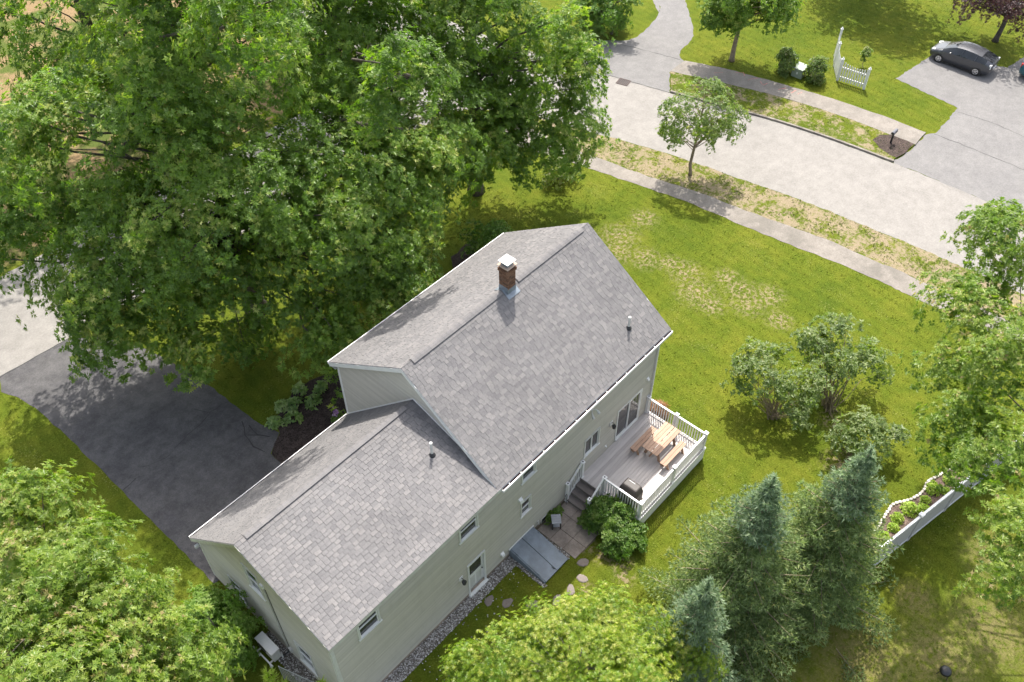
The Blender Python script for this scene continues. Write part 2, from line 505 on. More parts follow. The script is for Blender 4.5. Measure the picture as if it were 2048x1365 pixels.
def sheet(name, pts, z, mat, jit=.03, step=.4, thick=0.0):
    p = densify(pts, step, jit) if jit > 0 else [tuple(q[:2]) for q in pts]
    mb = MB()
    if thick > 0:
        mb.prism([(x, y, z - thick) for x, y in p], (0, 0, thick))
    else:
        mb.quad(*[(x, y, z) for x, y in p])
    o = part(name, mb, mat, fix=False)
    me = o.data
    import bmesh
    bm = bmesh.new(); bm.from_mesh(me)
    if thick > 0: bmesh.ops.recalc_face_normals(bm, faces=bm.faces)
    else:
        for f in bm.faces:
            if f.normal.z < 0: f.normal_flip()
    bm.to_mesh(me); bm.free()
    return tag(o, kind='structure')

def inside(poly, x, y):
    c = False; n = len(poly); j = n - 1
    for i in range(n):
        xi, yi = poly[i][:2]; xj, yj = poly[j][:2]
        if (yi > y) != (yj > y) and x < (xj-xi)*(y-yi)/(yj-yi) + xi: c = not c
        j = i
    return c
# ================================================================ GROUND
mb = MB(); mb.quad((-300,-300,0),(400,-300,0),(400,400,0),(-300,400,0))
ground = tag(part('lawn_ground', mb, M['lawn'], fix=False), kind='structure')

near_edge = smooth_line([(24.3,20.0),(25.0,18.0),(25.61,15.5),(26.33,13.04),(27.1,9.78),(27.55,6.88),(28.05,3.86),(28.42,.87),(28.65,-2.12),(28.81,-4.44),(29.0,-12),(29.2,-30),(29,-60)])
far_edge = smooth_line([(29.0,60),(29.6,34),(30.3,25),(31.32,19.68),(32.44,14.39),(33.4,10.44),(34.1,7.44),(34.58,4.18),(34.85,1.0),(35.0,-1.61),(35.1,-12),(35.3,-30),(35,-60)])
corner_nw = [(-60,24.3),(-8.15,24.04),(-4.8,23.85),(4,23.9),(12,23.9),(19.5,23.7),(22.2,23.1),(23.5,21.7)]
street_poly = corner_nw + near_edge + far_edge[::-1] + [(22.8,60),(22.6,36),(22.2,33.2),(20.4,31.2),(17,30.6),(-2.7,30.5),(-60,30.6)]
street = sheet('street', street_poly, .004, M['street'], jit=.05)

# near pavement and its dry verge
low = smooth_line([(21.2,19.6),(21.9,16.6),(22.63,13.65),(23.24,10.49),(23.83,7.48),(24.2,3.78),(24.55,.7),(24.95,-1.99),(25.05,-4.34),(25.1,-6.17),(25.3,-14),(25.5,-40)])
top = smooth_line([(23.6,19.8),(23.5,17),(23.72,14.19),(24.35,10.37),(24.98,7.59),(25.42,4.49),(25.8,1.98),(26.18,-.33),(26.36,-3.24),(26.5,-5.49),(26.7,-14),(26.9,-40)])
sheet('sidewalk', low + top[::-1], .012, M['walk'], jit=.05)
verge_poly = [q for q in top] + [(29.0,-40)] + [q for q in near_edge if q[1] > -40][::-1]
sheet('verge', verge_poly, .008, M['verge'], jit=.07, step=.25)

# far side: kerb, verge, pavement
kerb_line = [q for q in far_edge if .2 < q[1] < 14.6]
kerb_line = [(32.42,14.5)] + kerb_line + [(34.92,.45)]
mb = MB()
kl = [Vector((*q, 0)) for q in kerb_line]
for i in range(len(kl)-1):
    a, b = kl[i], kl[i+1]
    d = (b - a).normalized(); n = Vector((-d.y, d.x, 0))
    if n.x < 0: n = -n
    A0, A1, A2, A3 = a, a + Vector((0,0,.11)) + n*.03, a + n*.16 + Vector((0,0,.115)), a + n*.16
    B0, B1, B2, B3 = b, b + Vector((0,0,.11)) + n*.03, b + n*.16 + Vector((0,0,.115)), b + n*.16
    mb.quad(A0, B0, B1, A1); mb.quad(A1, B1, B2, A2); mb.quad(A2, B2, B3, A3)
tag(part('kerb', mb, M['kerb']), kind='structure')
swf_bot = [(34.44,15.9),(35.5,12.65),(36.1,10.6),(36.5,9.0),(37.1,5.68),(37.3,2.88),(37.37,.15)]
swf_top = [(36.2,15.96),(37.1,13.4),(37.6,11.3),(37.95,9.5),(38.4,7.4),(38.85,3.68),(38.95,.2)]
sheet('far_sidewalk', smooth_line(swf_bot) + smooth_line(swf_top)[::-1], .10, M['walk'], jit=.04, thick=.1)
vf = [(q[0]+.15, q[1]) for q in kerb_line] + smooth_line(swf_bot)[::-1]
sheet('far_verge', vf, .095, M['verge_far'], jit=0, thick=.09)

# driveways
drive_left = [(-8.15,24.06),(-8.6,23.1),(-8.19,22.3),(-8.02,21.04),(-7.9,19.09),(-7.86,16.8),(-7.84,14.5),(-7.8,10.1),(-7.82,7.7),(-2.5,7.7),(-2.5,11.05),(-1.55,11.65),(-1.85,13.1),(-1.95,15.95),(-2.1,17.5),(-2.6,20.5),(-3.4,22.6),(-4.7,23.85)]
drive_l = sheet('driveway', drive_left, .008, M['drive_dark'], jit=.035)
drive_a = [(31.2,20.0),(32.4,14.5),(34.4,15.9),(36.2,16.0),(36.42,16.47),(37.14,16.93),(39.7,17.6),(43.4,20.86),(60,36),(57,39),(41.82,22.69),(41.5,21.78),(40.38,21.08),(39.04,20.69),(37.28,20.36),(36.05,20.5),(35.1,21.4),(33,23.4),(30.7,22.8)]
drive_a = drive_a[:4] + smooth_line(drive_a[4:9]) + smooth_line(drive_a[9:])
drive_fa = sheet('neighbour_driveway', drive_a, .008, M['drive_grey'], jit=.05, step=.25)
drive_b = [(34.98,.45),(35.4,.30),(37.25,.12),(38.9,.15),(39.4,-.22),(41.45,-.2),(42.9,-.1),(43.1,.5),(43.3,2.25),(43.6,4.37),(47.4,3.95),(49.3,3.8),(49.5,.16),(49.73,-.58),(51.86,-.88),(58,-1.2),(58,-13),(35.15,-13)]
drive_fb = sheet('facing_driveway', drive_b, .008, M['drive_grey'], jit=.06, step=.22)

def strip(pts, w, z, parent, name='crack', mat='crack'):
    mb = MB(); P = [Vector((x, y, z)) for x, y in pts]
    L, R = [], []
    for i, q in enumerate(P):
        d = (P[min(i+1, len(P)-1)] - P[max(i-1, 0)]).normalized(); n = Vector((-d.y, d.x, 0))
        ww = w*RNG.uniform(.35, 1.0)
        L.append(q + n*ww/2); R.append(q - n*ww/2)
    for i in range(len(P)-1): mb.quad(L[i], R[i], R[i+1], L[i+1])
    return part(name, mb, M[mat], parent)
def wiggle(pts, step=.3, a=.05): return densify(pts, step, a, closed=False)
for pl, w in (([(-3.3,15.6),(-2.9,14.9),(-3.3,14.7),(-4.3,14.6)],.035), ([(-2.9,14.9),(-2.2,14.9)],.03), ([(-2.2,13.4),(-2.6,12.7),(-2.75,11.9),(-2.6,11.3)],.06),
              ([(-2.2,13.0),(-2.2,12.3),(-1.95,11.8)],.06), ([(-2.5,12.6),(-2.2,12.2)],.05), ([(-4.3,14.6),(-5.6,14.2),(-6.6,14.6)],.02), ([(-7.8,14.2),(-7.1,14.3)],.04)):
    strip(wiggle(pl), w, .013, drive_l)
strip(wiggle([(-8.2,24.0),(-6.5,23.95),(-4.7,23.85)], .3, .03), .05, .013, drive_l)
strip(wiggle([(35.15,20.6),(35.7,18.6),(36.2,16.3)], .3, .04), .06, .013, drive_fa)
strip(wiggle([(31.25,19.7),(31.8,17.2),(32.42,14.5)], .3, .03), .07, .013, drive_fa)
strip(wiggle([(39.3,-.2),(39.35,-2.4),(39.3,-5.7),(39.2,-9)], .3, .04), .05, .013, drive_fb)
strip(wiggle([(42.5,-.3),(42.8,-2.2),(42.6,-4.4),(42.4,-8)], .3, .04), .035, .013, drive_fb)
# utility survey paint on the far pavement
M['paint_mark'] = basic('survey_paint', (.42,.16,.14), .8, var=.3, vscale=8)
fsw = bpy.data.objects['far_sidewalk']
for k_, pl in enumerate(([(37.1,12.6),(37.5,12.2),(37.2,11.9)], [(36.9,11.5),(37.6,11.1)], [(37.3,10.8),(37.0,10.4),(37.4,10.3)], [(37.2,9.4),(37.7,9.1)], [(37.4,8.6),(37.9,8.5)], [(37.5,8.2),(38.0,8.1)], [(36.2,13.6),(36.6,13.2)])):
    strip(wiggle(pl, .15, .03), .05, .104, fsw, 'paint_mark', 'paint_mark')
# storm drain
mb = MB(); c = Vector((31.45,17.5,.012)); dy = Vector((-.23,.97,0)).normalized(); dx = Vector((dy.y,-dy.x,0))
dr = thing('storm_drain', (31.45,17.5,.006), 'rusty iron storm drain grate set in the street edge', 'drain')
mb.obox(c, dx*.34, dy*.40, (0,0,.004)); part('drain_pit', mb, M['crack'], dr)
mb = MB()
for s in (-1, 1):
    mb.obox(c + dx*.33*s + Vector((0,0,.01)), dx*.025, dy*.40, (0,0,.012)); mb.obox(c + dy*.38*s + Vector((0,0,.01)), dx*.30, dy*.025, (0,0,.0115))
part('frame', mb, M['drain'], dr)
for k in range(6):
    mb = MB(); mb.obox(c + dy*(-.30 + .12*k) + Vector((0,0,.008)), dx*.30, dy*.024, (0,0,.01)); part('bar', mb, M['drain'], dr)

# planting beds
bed_front = [(-2.5,7.75),(-2.5,11.0),(-1.55,11.6),(-1.2,12.4),(.3,13.0),(1.8,12.9),(3.2,11.9),(6,10.9),(9.5,11.6),(11.8,14.0),(13.5,14.2),(13.7,12.9),(12.2,10.2),(10.6,8.0)]
sheet('planting_bed', bed_front, .02, M['mulch_dark'], jit=.08)
bed_mail = [(36.1,2.25),(36.9,2.2),(37.35,1.7),(37.36,.18),(36.2,.25),(35.4,.4),(35.35,.8),(35.6,1.6)]
sheet('mailbox_bed', bed_mail, .105, M['mulch_black'], jit=.05)
fence_pts = [(9.0,-10.85),(19.5,-13.2)]
edge_bed = smooth_line([(10.6,-10.3),(11.48,-10.33),(12.58,-10.30),(13.03,-10.33),(13.7,-10.75),(14.39,-10.95),(15.0,-10.9),(15.59,-11.1),(16.43,-11.36),(17.2,-11.6),(18.2,-11.55),(19.2,-11.9)])
def fy(x): return -10.95 - (x - 9.5)*.2225
bed_fence = edge_bed + [(19.2,fy(19.2)),(10.4,fy(10.4))]
bedf = sheet('fence_planting_bed', bed_fence, .02, M['mulch_brown'], jit=.02)
M['edging'] = basic('pale_edging_stone', (.52,.48,.42), .85, var=.2, vscale=6, fine=.08, bump=.3)
# edging stones, one by one
Lp = [Vector((*q,0)) for q in edge_bed]
acc = 0.0; rng = random.Random(3); stones = []
for i in range(len(Lp)-1):
    seg = Lp[i+1]-Lp[i]
    while acc < seg.length:
        stones.append((Lp[i] + seg.normalized()*acc, seg.normalized())); acc += .17
    acc -= seg.length
def stone_mesh(r, name, mat, flat=.5, seed=0, n=7):
    rg = random.Random(seed); mb = MB(); rings = [(.92,0),(1,.5),(.82,.95),(.4,1.05)]
    rad = [rg.uniform(.82,1.12) for _ in range(n)]
    nv = 0
    for k,(f,h) in enumerate(rings):
        for i in range(n):
            a = 2*math.pi*i/n
            mb.v.append((r[0]*rad[i]*f*math.cos(a), r[1]*rad[i]*f*math.sin(a), r[2]*h))
    for k in range(len(rings)-1):
        for i in range(n):
            j = (i+1)%n; mb.f.append((k*n+i,k*n+j,(k+1)*n+j,(k+1)*n+i)); mb.mi.append(0)
    mb.f.append(tuple(3*n+i for i in range(n))); mb.mi.append(0)
    return mb.mesh(name, mat)
ems = [stone_mesh((.095,.075,.09),'edging_stone',M['edging'],seed=s) for s in range(5)]
for k,(q,d) in enumerate(stones):
    o = link(bpy.data.objects.new('edging_stone', ems[k%5])); o.parent = bedf
    o.location = (q.x, q.y, .01); o.rotation_euler = (0,0,math.atan2(d.y,d.x)+rng.uniform(-.15,.15))

# patio of concrete slabs
M['slab'] = asphalt('patio_slab', (.255,.218,.190), (.20,.17,.148), .12, .18)
M['joint'] = basic('sandy_joint', (.10,.085,.06), .95, var=.3)
patio_poly = [(2.22,.0),(4.3,.0),(4.3,-1.3),(4.0,-1.9),(3.5,-2.15),(2.75,-2.1),(2.35,-1.9),(2.25,-1.0)]
patio = sheet('patio', patio_poly, .02, M['joint'], jit=.02)
for i in range(3):
    for j in range(3):
        x0 = 2.32 + i*.66; y1 = -.10 - j*.66
        x1 = x0 + .645; y0 = y1 - .645
        if (i, j) == (2, 2): x1 -= .25
        mb = MB(); mb.box(x0, x1, y0, y1, .0, .036 + rng.uniform(-.004,.004))
        part('slab', mb, M['slab'], patio, bevel=.008)
# stepping stones
M['step'] = asphalt('stepping_stone', (.20,.17,.15), (.155,.132,.115), .12, .15)
path = bpy.data.objects.new('stepping_stone_path', None); link(path); tag(path, kind='structure'); BASE[path] = Vector((0,0,0))
for k,(x,y) in enumerate([(2.41,-2.40),(1.84,-2.80),(1.16,-2.78),(.49,-2.66),(-.25,-2.05),(-.85,-1.30),(-1.25,-.72)]):
    me = stone_mesh((.25,.17,.045),'stepping_stone',M['step'],seed=20+k,n=9)
    o = link(bpy.data.objects.new('stepping_stone', me)); o.parent = path; o.location = (x,y,-.005); o.rotation_euler = (0,0,rng.uniform(0,3))

# gravel strip along the rear wall and round the bulkhead
M['gravel'] = NT('white_gravel')
_t = M['gravel']; _t.set(_t.ramp(_t.attr('tint'), [(0,(.13,.12,.11)),(.5,(.34,.32,.30)),(1,(.60,.585,.57))]), .85, .2); M['gravel'] = _t.m
M['grit'] = basic('grit', (.13,.115,.10), .95, var=.3, vscale=6)
gravel_polys = [[(-7.75,-.02),(-7.75,-.52),(.55,-.5),(.55,-1.95),(.72,-1.98),(.72,-.02)],[(2.12,-.05),(2.12,-1.9),(2.34,-1.8),(2.26,-.05)],[(-8.1,-.5),(-7.56,-.5),(-7.56,4.6),(-8.1,4.6)]]
for gp in gravel_polys: sheet('gravel_bed', gp, .010, M['grit'], jit=0)
nr = np.random.default_rng(5)
ico_v = np.array([(1,0,0),(-1,0,0),(0,1,0),(0,-1,0),(0,0,1),(0,0,-1)], float)
ico_f = np.array([(0,2,4),(2,1,4),(1,3,4),(3,0,4),(2,0,5),(1,2,5),(3,1,5),(0,3,5)])
pts = []
for gp, dens in ((gravel_polys[0],720),(gravel_polys[1],500),(gravel_polys[2],420)):
    xs = [q[0] for q in gp]; ys = [q[1] for q in gp]
    n = int((max(xs)-min(xs))*(max(ys)-min(ys))*dens)
    for x, y in zip(nr.uniform(min(xs),max(xs),n), nr.uniform(min(ys)-.04,max(ys),n)):
        if inside(gp, x, y) or nr.random() < .01: pts.append((x,y))
pts = np.array(pts); n = len(pts)
sc = nr.uniform(.016,.036,(n,1,1))*nr.uniform(.7,1.3,(n,1,3)); ang = nr.uniform(0,6.28,n)
R = np.zeros((n,3,3)); R[:,0,0]=np.cos(ang); R[:,0,1]=-np.sin(ang); R[:,1,0]=np.sin(ang); R[:,1,1]=np.cos(ang); R[:,2,2]=1
V = np.einsum('nij,nkj->nki', R, ico_v[None]*sc) + np.concatenate([pts, np.full((n,1),.024)],1)[:,None,:]
F = (ico_f[None] + (np.arange(n)*6)[:,None,None]).reshape(-1,3)
o = np_part('gravel', V.reshape(-1,3), F, M['gravel'], tint=np.repeat(nr.random(n),8)); tag(o, 'pale loose gravel strip along the base of the house wall', 'gravel', kind='stuff')

# grass blades: short tufts over the visible lawn
HOUSE_FOOT = [(-7.6,-.55),(.7,-.55),(.7,-1.95),(2.2,-1.95),(2.3,-2.15),(4.1,-2.0),(5.0,-3.2),(9.75,-3.2),(9.9,8.2),(-7.6,8.2)]
def tufts(area, dens, h, excl, seed, zb=0.0, clump=None):
    r = np.random.default_rng(seed)
    xs = [q[0] for q in area]; ys = [q[1] for q in area]
    n = int((max(xs)-min(xs))*(max(ys)-min(ys))*dens)
    X = r.uniform(min(xs),max(xs),n); Y = r.uniform(min(ys),max(ys),n)
    def pin(poly):
        c = np.zeros(n, bool); m = len(poly); j = m-1
        for i in range(m):
            xi, yi = poly[i][:2]; xj, yj = poly[j][:2]
            if yi != yj:
                c ^= ((yi > Y) != (yj > Y)) & (X < (xj-xi)*(Y-yi)/(yj-yi) + xi)
            j = i
        return c
    ok = pin(area)
    for e in excl: ok &= ~pin(e)
    if clump is not None:
        v = np.sin(X*2.1+np.sin(Y*1.3)*2)+np.sin(Y*2.7+np.sin(X*1.9)*2)+r.normal(0,.9,n)
        ok &= v > clump
    X, Y = X[ok], Y[ok]; n = len(X)
    V = np.zeros((n,3,3,3)); 
    for b in range(3):
        a = r.uniform(0,6.28,n); w = r.uniform(.012,.028,n); hh = h*r.uniform(.5,1.35,n); ln = r.uniform(.01,.05,n); la = r.uniform(0,6.28,n)
        ox = X + r.normal(0,.03,n); oy = Y + r.normal(0,.03,n)
        V[:,b,0] = np.stack([ox+np.cos(a)*w, oy+np.sin(a)*w, np.full(n,zb)],1)
        V[:,b,1] = np.stack([ox-np.cos(a)*w, oy-np.sin(a)*w, np.full(n,zb)],1)
        V[:,b,2] = np.stack([ox+np.cos(la)*ln, oy+np.sin(la)*ln, zb+hh],1)
    F = np.arange(n*9).reshape(-1,3)
    return V.reshape(-1,3), F, np.repeat(r.random(n),3)
back = [(10,-17),(22,-17),(30,-8),(25,-7),(24.9,-2),(24.2,3.8),(23.2,10.5),(22.4,14.5),(14,17),(9.9,12),(9.9,0),(9.7,-3.2),(5,-3.2),(2,-2),(-7.6,-.6),(-7.6,-8),(2,-16)]
left = [(-16,6),(-7.85,7.5),(-7.9,19),(-8.2,22.5),(-9,23.6),(-16,23.8)]
mid = [(-1.9,13.2),(-2.1,17.5),(-3.6,22.8),(14,23),(20,20),(14,15),(2,12.8)]
farl = [(38.9,.2),(42.9,0),(43.5,4.4),(49.5,4),(62,0),(62,24),(46,22),(39.7,17.4),(36.3,16.2)]
specs = [(back,26,.032,[HOUSE_FOOT,bed_fence],None,0,'tuft'),(left,26,.032,[],None,0,'tuft'),(mid,18,.05,[bed_front],None,0,'tuft'),(farl,12,.035,[],None,0,'tuft')]
VV, FF, TT, off = [], [], [], 0
for k,(ar,de,h,ex,cl,zb,_) in enumerate(specs):
    V, F, T = tufts(ar,de,h,ex,11+k,zb,cl); VV.append(V); FF.append(F+off); TT.append(T); off += len(V)
o = np_part('grass', np.concatenate(VV), np.concatenate(FF), M['tuft'], tint=np.concatenate(TT)); tag(o, 'short mown grass blades covering the lawns', 'grass', kind='stuff')
vp = [q for q in verge_poly if q[1] > -14]
V, F, T = tufts(vp,46,.05,[],31,.008,.15)
V2, F2, T2 = tufts(vf,22,.05,[],32,.095,-.4)
t_ = leaf_material('verge_blades', [(0,(.045,.075,.015)),(.7,(.10,.125,.03)),(1,(.25,.21,.09))], trans=.1)
o = np_part('verge_grass', np.concatenate([V,V2]), np.concatenate([F,F2+len(V)]), t_, tint=np.concatenate([T,T2])); tag(o, 'sparse dry grass clumps on the street verges', 'grass', kind='stuff')
# ================================================================ HOUSE
L1, L2, WM, WL = 9.9, 7.58, 8.23, 7.93
YR, ZR, SM = 4.09, 8.94, .679                 # main ridge and slope
LYR, LZR, SLR, SLF = 3.84, 7.335, .334, 1.035  # wing ridge, rear slope, front slope
OX = .17
def zmain(y): return ZR - SM*abs(y - YR)
def zwing(y): return LZR - (SLR*(LYR - y) if y < LYR else SLF*(y - LYR))
house = thing('house', (0,0,0), 'beige clapboard house with grey shingle roof and brick chimney', 'house')

def clap(mb, P, nrm, z0, z1, umin, umax, openings=(), exp=.105):
    """lapped boards; P(u,z)->point on the wall plane"""
    n = Vector(nrm); z = z0
    while z < z1 - 1e-4:
        zt = min(z + exp, z1)
        zc = (z + zt)/2
        ivs = [(max(umin(z), umin(zt)) if umin(z) != umin(zt) else umin(z), min(umax(z), umax(zt)) if umax(z) != umax(zt) else umax(z))]
        for (a, b, c, d) in openings:
            if zt > c + 1e-4 and z < d - 1e-4:
                new = []
                for (p, q) in ivs:
                    if b <= p or a >= q: new.append((p, q)); continue
                    if a > p: new.append((p, a))
                    if b < q: new.append((b, q))
                ivs = new
        for (p, q) in ivs:
            if q - p < .01: continue
            A, B, C, D = P(p, z), P(q, z), P(q, zt), P(p, zt)
            mb.quad(A + n*.028, B + n*.028, C + n*.004, D + n*.004)
            mb.quad(A, B, B + n*.028, A + n*.028)
        z = zt
    return mb

# window and door openings (u0,u1,z0,z1) on the rear wall (u = x)
rear_windows = [
    (1.40,2.22,4.24,5.50,'dh'), (1.35,1.97,2.00,2.99,'dh'), (5.22,6.24,1.86,3.00,'slide'),
    (-1.87,-.90,4.20,5.42,'dh'), (-6.53,-5.58,4.14,5.38,'dh')]
door_op = (-1.60,-.65,.02,2.24)
slider_op = (7.42,9.12,.80,2.82)
ops = [w[:4] for w in rear_windows] + [door_op, slider_op]
zfoot = .22
mb = MB()
clap(mb, lambda u, z: Vector((u, 0, z)), (0,-1,0), zfoot, 5.80, lambda z: -L2, lambda z: L1, ops)
# near gable of the wing (u = y)
ZC = 4.9
def wing_y0(z): return 0.0 if z < zwing(0)-.2 else LYR - (LZR-.2 - z)/SLR
def wing_y1(z): return min(WL, LYR + (LZR-.2 - z)/SLF)
gable_windows = [(3.55,4.40,3.80,5.38,'dh'), (1.60,2.52,.68,2.28,'dh'), (5.60,6.38,.60,2.13,'dh')]
clap(mb, lambda u, z: Vector((-L2, u, z)), (-1,0,0), zfoot, LZR-.24, wing_y0, wing_y1, [w[:4] for w in gable_windows])
# near gable of the main block above the wing roof
def main_y0(z): return max(0.0, YR - (ZR-.2 - z)/SM)
def main_y1(z): return min(WM, YR + (ZR-.2 - z)/SM)
clap(mb, lambda u, z: Vector((0, u, z)), (-1,0,0), 2.2, ZR-.24, main_y0, main_y1)
# far gable and front walls
clap(mb, lambda u, z: Vector((L1, u, z)), (1,0,0), zfoot, ZR-.24, main_y0, main_y1)
clap(mb, lambda u, z: Vector((u, WM, z)), (0,1,0), zfoot, 5.75, lambda z: 0, lambda z: L1)
clap(mb, lambda u, z: Vector((u, WL, z)), (0,1,0), zfoot, 2.75, lambda z: -L2, lambda z: 0)
siding = part('siding', mb, M['siding'], house, fix=False)
# solid wall behind the boards
mb = MB()
IN = .16
mb.prism([(-L2+IN,IN,0),(-L2+IN,WL-IN,0),(-L2+IN,WL-IN,zwing(WL-IN)-.24),(-L2+IN,LYR,LZR-.30),(-L2+IN,IN,zwing(IN)-.24)], (L2-.06,0,0))
mb.prism([(IN,IN,0),(IN,WM-IN,0),(IN,WM-IN,zmain(WM-IN)-.24),(IN,YR,ZR-.30),(IN,IN,zmain(IN)-.24)], (L1-2*IN,0,0))
part('wall', mb, M['siding'], house)
mb = MB(); mb.box(-L2-.012, L1+.012, -.012, .02, -.05, zfoot-.002); mb.box(-L2-.012, -L2+.02, .021, WL, -.05, zfoot-.002)
part('foundation', mb, M['found'], house)
# corner boards
mb = MB()
mb.box(-L2-.03,-L2+.10,-.03,.0,zfoot,5.80); mb.box(-L2-.03,-L2,.0,.10,zfoot,5.80)
part('corner_board', mb, M['trim_grey'], house)
mb = MB(); mb.box(-L2-.03,-L2,WL-.10,WL+.03,zfoot,2.72); part('corner_board', mb, M['trim_grey'], house)
mb = MB(); mb.box(L1-.10,L1+.03,-.03,.0,zfoot,5.80); part('corner_board', mb, M['trim'], house)
mb = MB(); mb.box(-.03,0,WM-.10,WM+.03,2.6,5.78); part('corner_board', mb, M['trim'], house)

# ---- windows
def win(P, n, u0, u1, z0, z1, kind, glass='glass', cas=.075):
    """P(u,z) on the wall plane, n outward"""
    n = Vector(n)
    def bx(mb, a, b, c, d, o0, o1):
        A = P(a, c) + n*o0; B = P(b, d) + n*o1
        mb.box(*sorted((A.x, B.x)), *sorted((A.y, B.y)), *sorted((A.z, B.z)))
    mb = MB(); cs = .075
    bx(mb, u0, u0+cs, z0+.05, z1, -.05, .045); bx(mb, u1-cs, u1, z0+.05, z1, -.05, .045); bx(mb, u0+cs, u1-cs, z1-cs, z1, -.05, .042)
    w = part('window', mb, M['trim_grey'], house)
    mb = MB(); bx(mb, u0-.03, u1+.03, z0, z0+.05, -.05, .07); part('sill', mb, M['trim'], w)
    a, b, c, d = u0+cs, u1-cs, z0+.05, z1-cs
    mb = MB(); s = .035
    bx(mb, a, a+s, c, d, -.05, .015); bx(mb, b-s, b, c, d, -.05, .015); bx(mb, a+s, b-s, c, c+s, -.05, .014); bx(mb, a+s, b-s, d-s, d, -.05, .014)
    if kind == 'dh': bx(mb, a+s, b-s, (c+d)/2-.02, (c+d)/2+.02, -.05, .018)
    else: bx(mb, (a+b)/2-.025, (a+b)/2+.025, c+s, d-s, -.05, .018)
    part('sash', mb, M['white'], w)
    if kind == 'dh': panes = [(a+s, b-s, c+s, (c+d)/2-.02, -.03), (a+s, b-s, (c+d)/2+.02, d-s, -.012)]
    else: panes = [(a+s, (a+b)/2-.025, c+s, d-s, -.03), ((a+b)/2+.025, b-s, c+s, d-s, -.02)]
    for (p, q, r, t, o) in panes:
        mb = MB(); bx(mb, p, q, r, t, o-.006, o); part('pane', mb, M[glass], w)
    return w
for (a, b, c, d, k) in rear_windows: win(lambda u, z: Vector((u, 0, z)), (0,-1,0), a, b, c, d, k)
for (a, b, c, d, k) in gable_windows: win(lambda u, z: Vector((-L2, u, z)), (-1,0,0), a, b, c, d, k, 'glass_blue')
# ---- back door
a, b, c, d = door_op
mb = MB(); mb.box(a,a+.08,-.05,.12,c+.07,d); mb.box(b-.08,b,-.05,.12,c+.07,d); mb.box(a+.08,b-.08,-.048,.12,d-.08,d)
dr_ = part('back_door', mb, M['trim'], house)
mb = MB(); mb.box(a+.08,b-.08,.06,.10,c+.07,d-.08); part('door_leaf', mb, M['white'], dr_)
mb = MB(); 
for px in (a+.17, (a+b)/2+.04):
    mb.box(px, px+.25, .052, .0605, c+.25, c+1.0)
part('door_panel', mb, M['trim_grey'], dr_)
mb = MB(); mb.box(a+.17,b-.17,.050,.0595,c+1.25,d-.22); part('pane', mb, M['glass'], dr_)
mb = MB(); mb.box(a-.02,b+.02,-.14,.10,c-.02,c+.069); part('threshold', mb, M['trim'], dr_)
mb = MB(); mb.lathe((b-.15,.05,c+1.05),[(.012,0),(.03,-.03),(.03,-.05),(.005,-.06)],8,axis='y'); part('handle', mb, M['black'], dr_)
# ---- sliding patio door
a, b, c, d = slider_op
mb = MB(); mb.box(a,a+.07,-.045,.05,c,d); mb.box(b-.07,b,-.045,.05,c,d); mb.box(a+.07,b-.07,-.043,.05,d-.07,d); mb.box(a+.07,b-.07,-.08,.05,c-.01,c+.05)
sl = part('sliding_door', mb, M['trim'], house)
mid_x = (a+b)/2
for (p, q, yy) in ((a+.07, mid_x+.03, .0), (mid_x-.03, b-.07, -.032)):
    mb = MB(); s = .06
    mb.box(p,p+s,yy,yy+.03,c+.05,d-.07); mb.box(q-s,q,yy,yy+.03,c+.05,d-.07); mb.box(p+s,q-s,yy,yy+.03,c+.05,c+.13); mb.box(p+s,q-s,yy,yy+.03,d-.13,d-.07)
    part('sash', mb, M['white'], sl)
    mb = MB(); mb.box(p+s,q-s,yy+.011,yy+.019,c+.13,d-.13); part('pane', mb, M['glass'], sl)

# ---- roof decks, fascia, soffit
def slab_roof(x0, x1, ya, za, yb, zb, t=.16):
    mb = MB()
    nz = Vector((0, -(zb-za), yb-ya)).normalized()
    if nz.z < 0: nz = -nz
    A, B = Vector((x0, ya, za)), Vector((x0, yb, zb))
    mb.prism([A, B, B - Vector((0,0,t)), A - Vector((0,0,t))], (x1-x0, 0, 0))
    return mb
YE_R, YE_F = -.33, 8.52
roof_m = part('roof', slab_roof(-OX+.02, L1+OX-.02, YE_R+.02, zmain(YE_R+.02)-.03, YR, ZR-.03), M['underlay'], house)
mbf = slab_roof(-OX+.02, L1+OX-.02, YE_F-.02, zmain(YE_F-.02)-.03, YR, ZR-.03); part('roof_deck', mbf, M['underlay'], roof_m)
LYE_R, LYE_F = -.345, 8.17
roof_w = part('roof', slab_roof(-L2-OX+.02, -.002, LYE_R+.02, zwing(LYE_R+.02)-.03, LYR, LZR-.03), M['underlay'], house)
part('roof_deck', slab_roof(-L2-OX+.02, -.002, LYE_F-.02, zwing(LYE_F-.02)-.03, LYR, LZR-.03), M['underlay'], roof_w)
def board(name, pts4, ext, mat, par):
    mb = MB(); mb.prism(pts4, ext); return part(name, mb, M[mat], par)
def rake(x, sgn, ya, za, yb, zb, par, mat='trim', h=.20):
    A, B = Vector((x, ya, za-.028)), Vector((x, yb, zb-.028))
    return board('rake_board', [A, B, B - Vector((0,0,h)), A - Vector((0,0,h))], (sgn*.03,0,0), mat, par)
rake(-OX+.02, -1, YE_R, zmain(YE_R), YR, ZR, roof_m); rake(-OX+.02, -1, YE_F, zmain(YE_F), YR, ZR, roof_m)
rake(L1+OX-.02, 1, YE_R, zmain(YE_R), YR, ZR, roof_m); rake(L1+OX-.02, 1, YE_F, zmain(YE_F), YR, ZR, roof_m)
rake(-L2-OX+.02, -1, LYE_R, zwing(LYE_R), LYR, LZR, roof_w, 'soffit'); rake(-L2-OX+.02, -1, LYE_F, zwing(LYE_F), LYR, LZR, roof_w, 'soffit')
mb = MB(); z = zmain(YE_R)
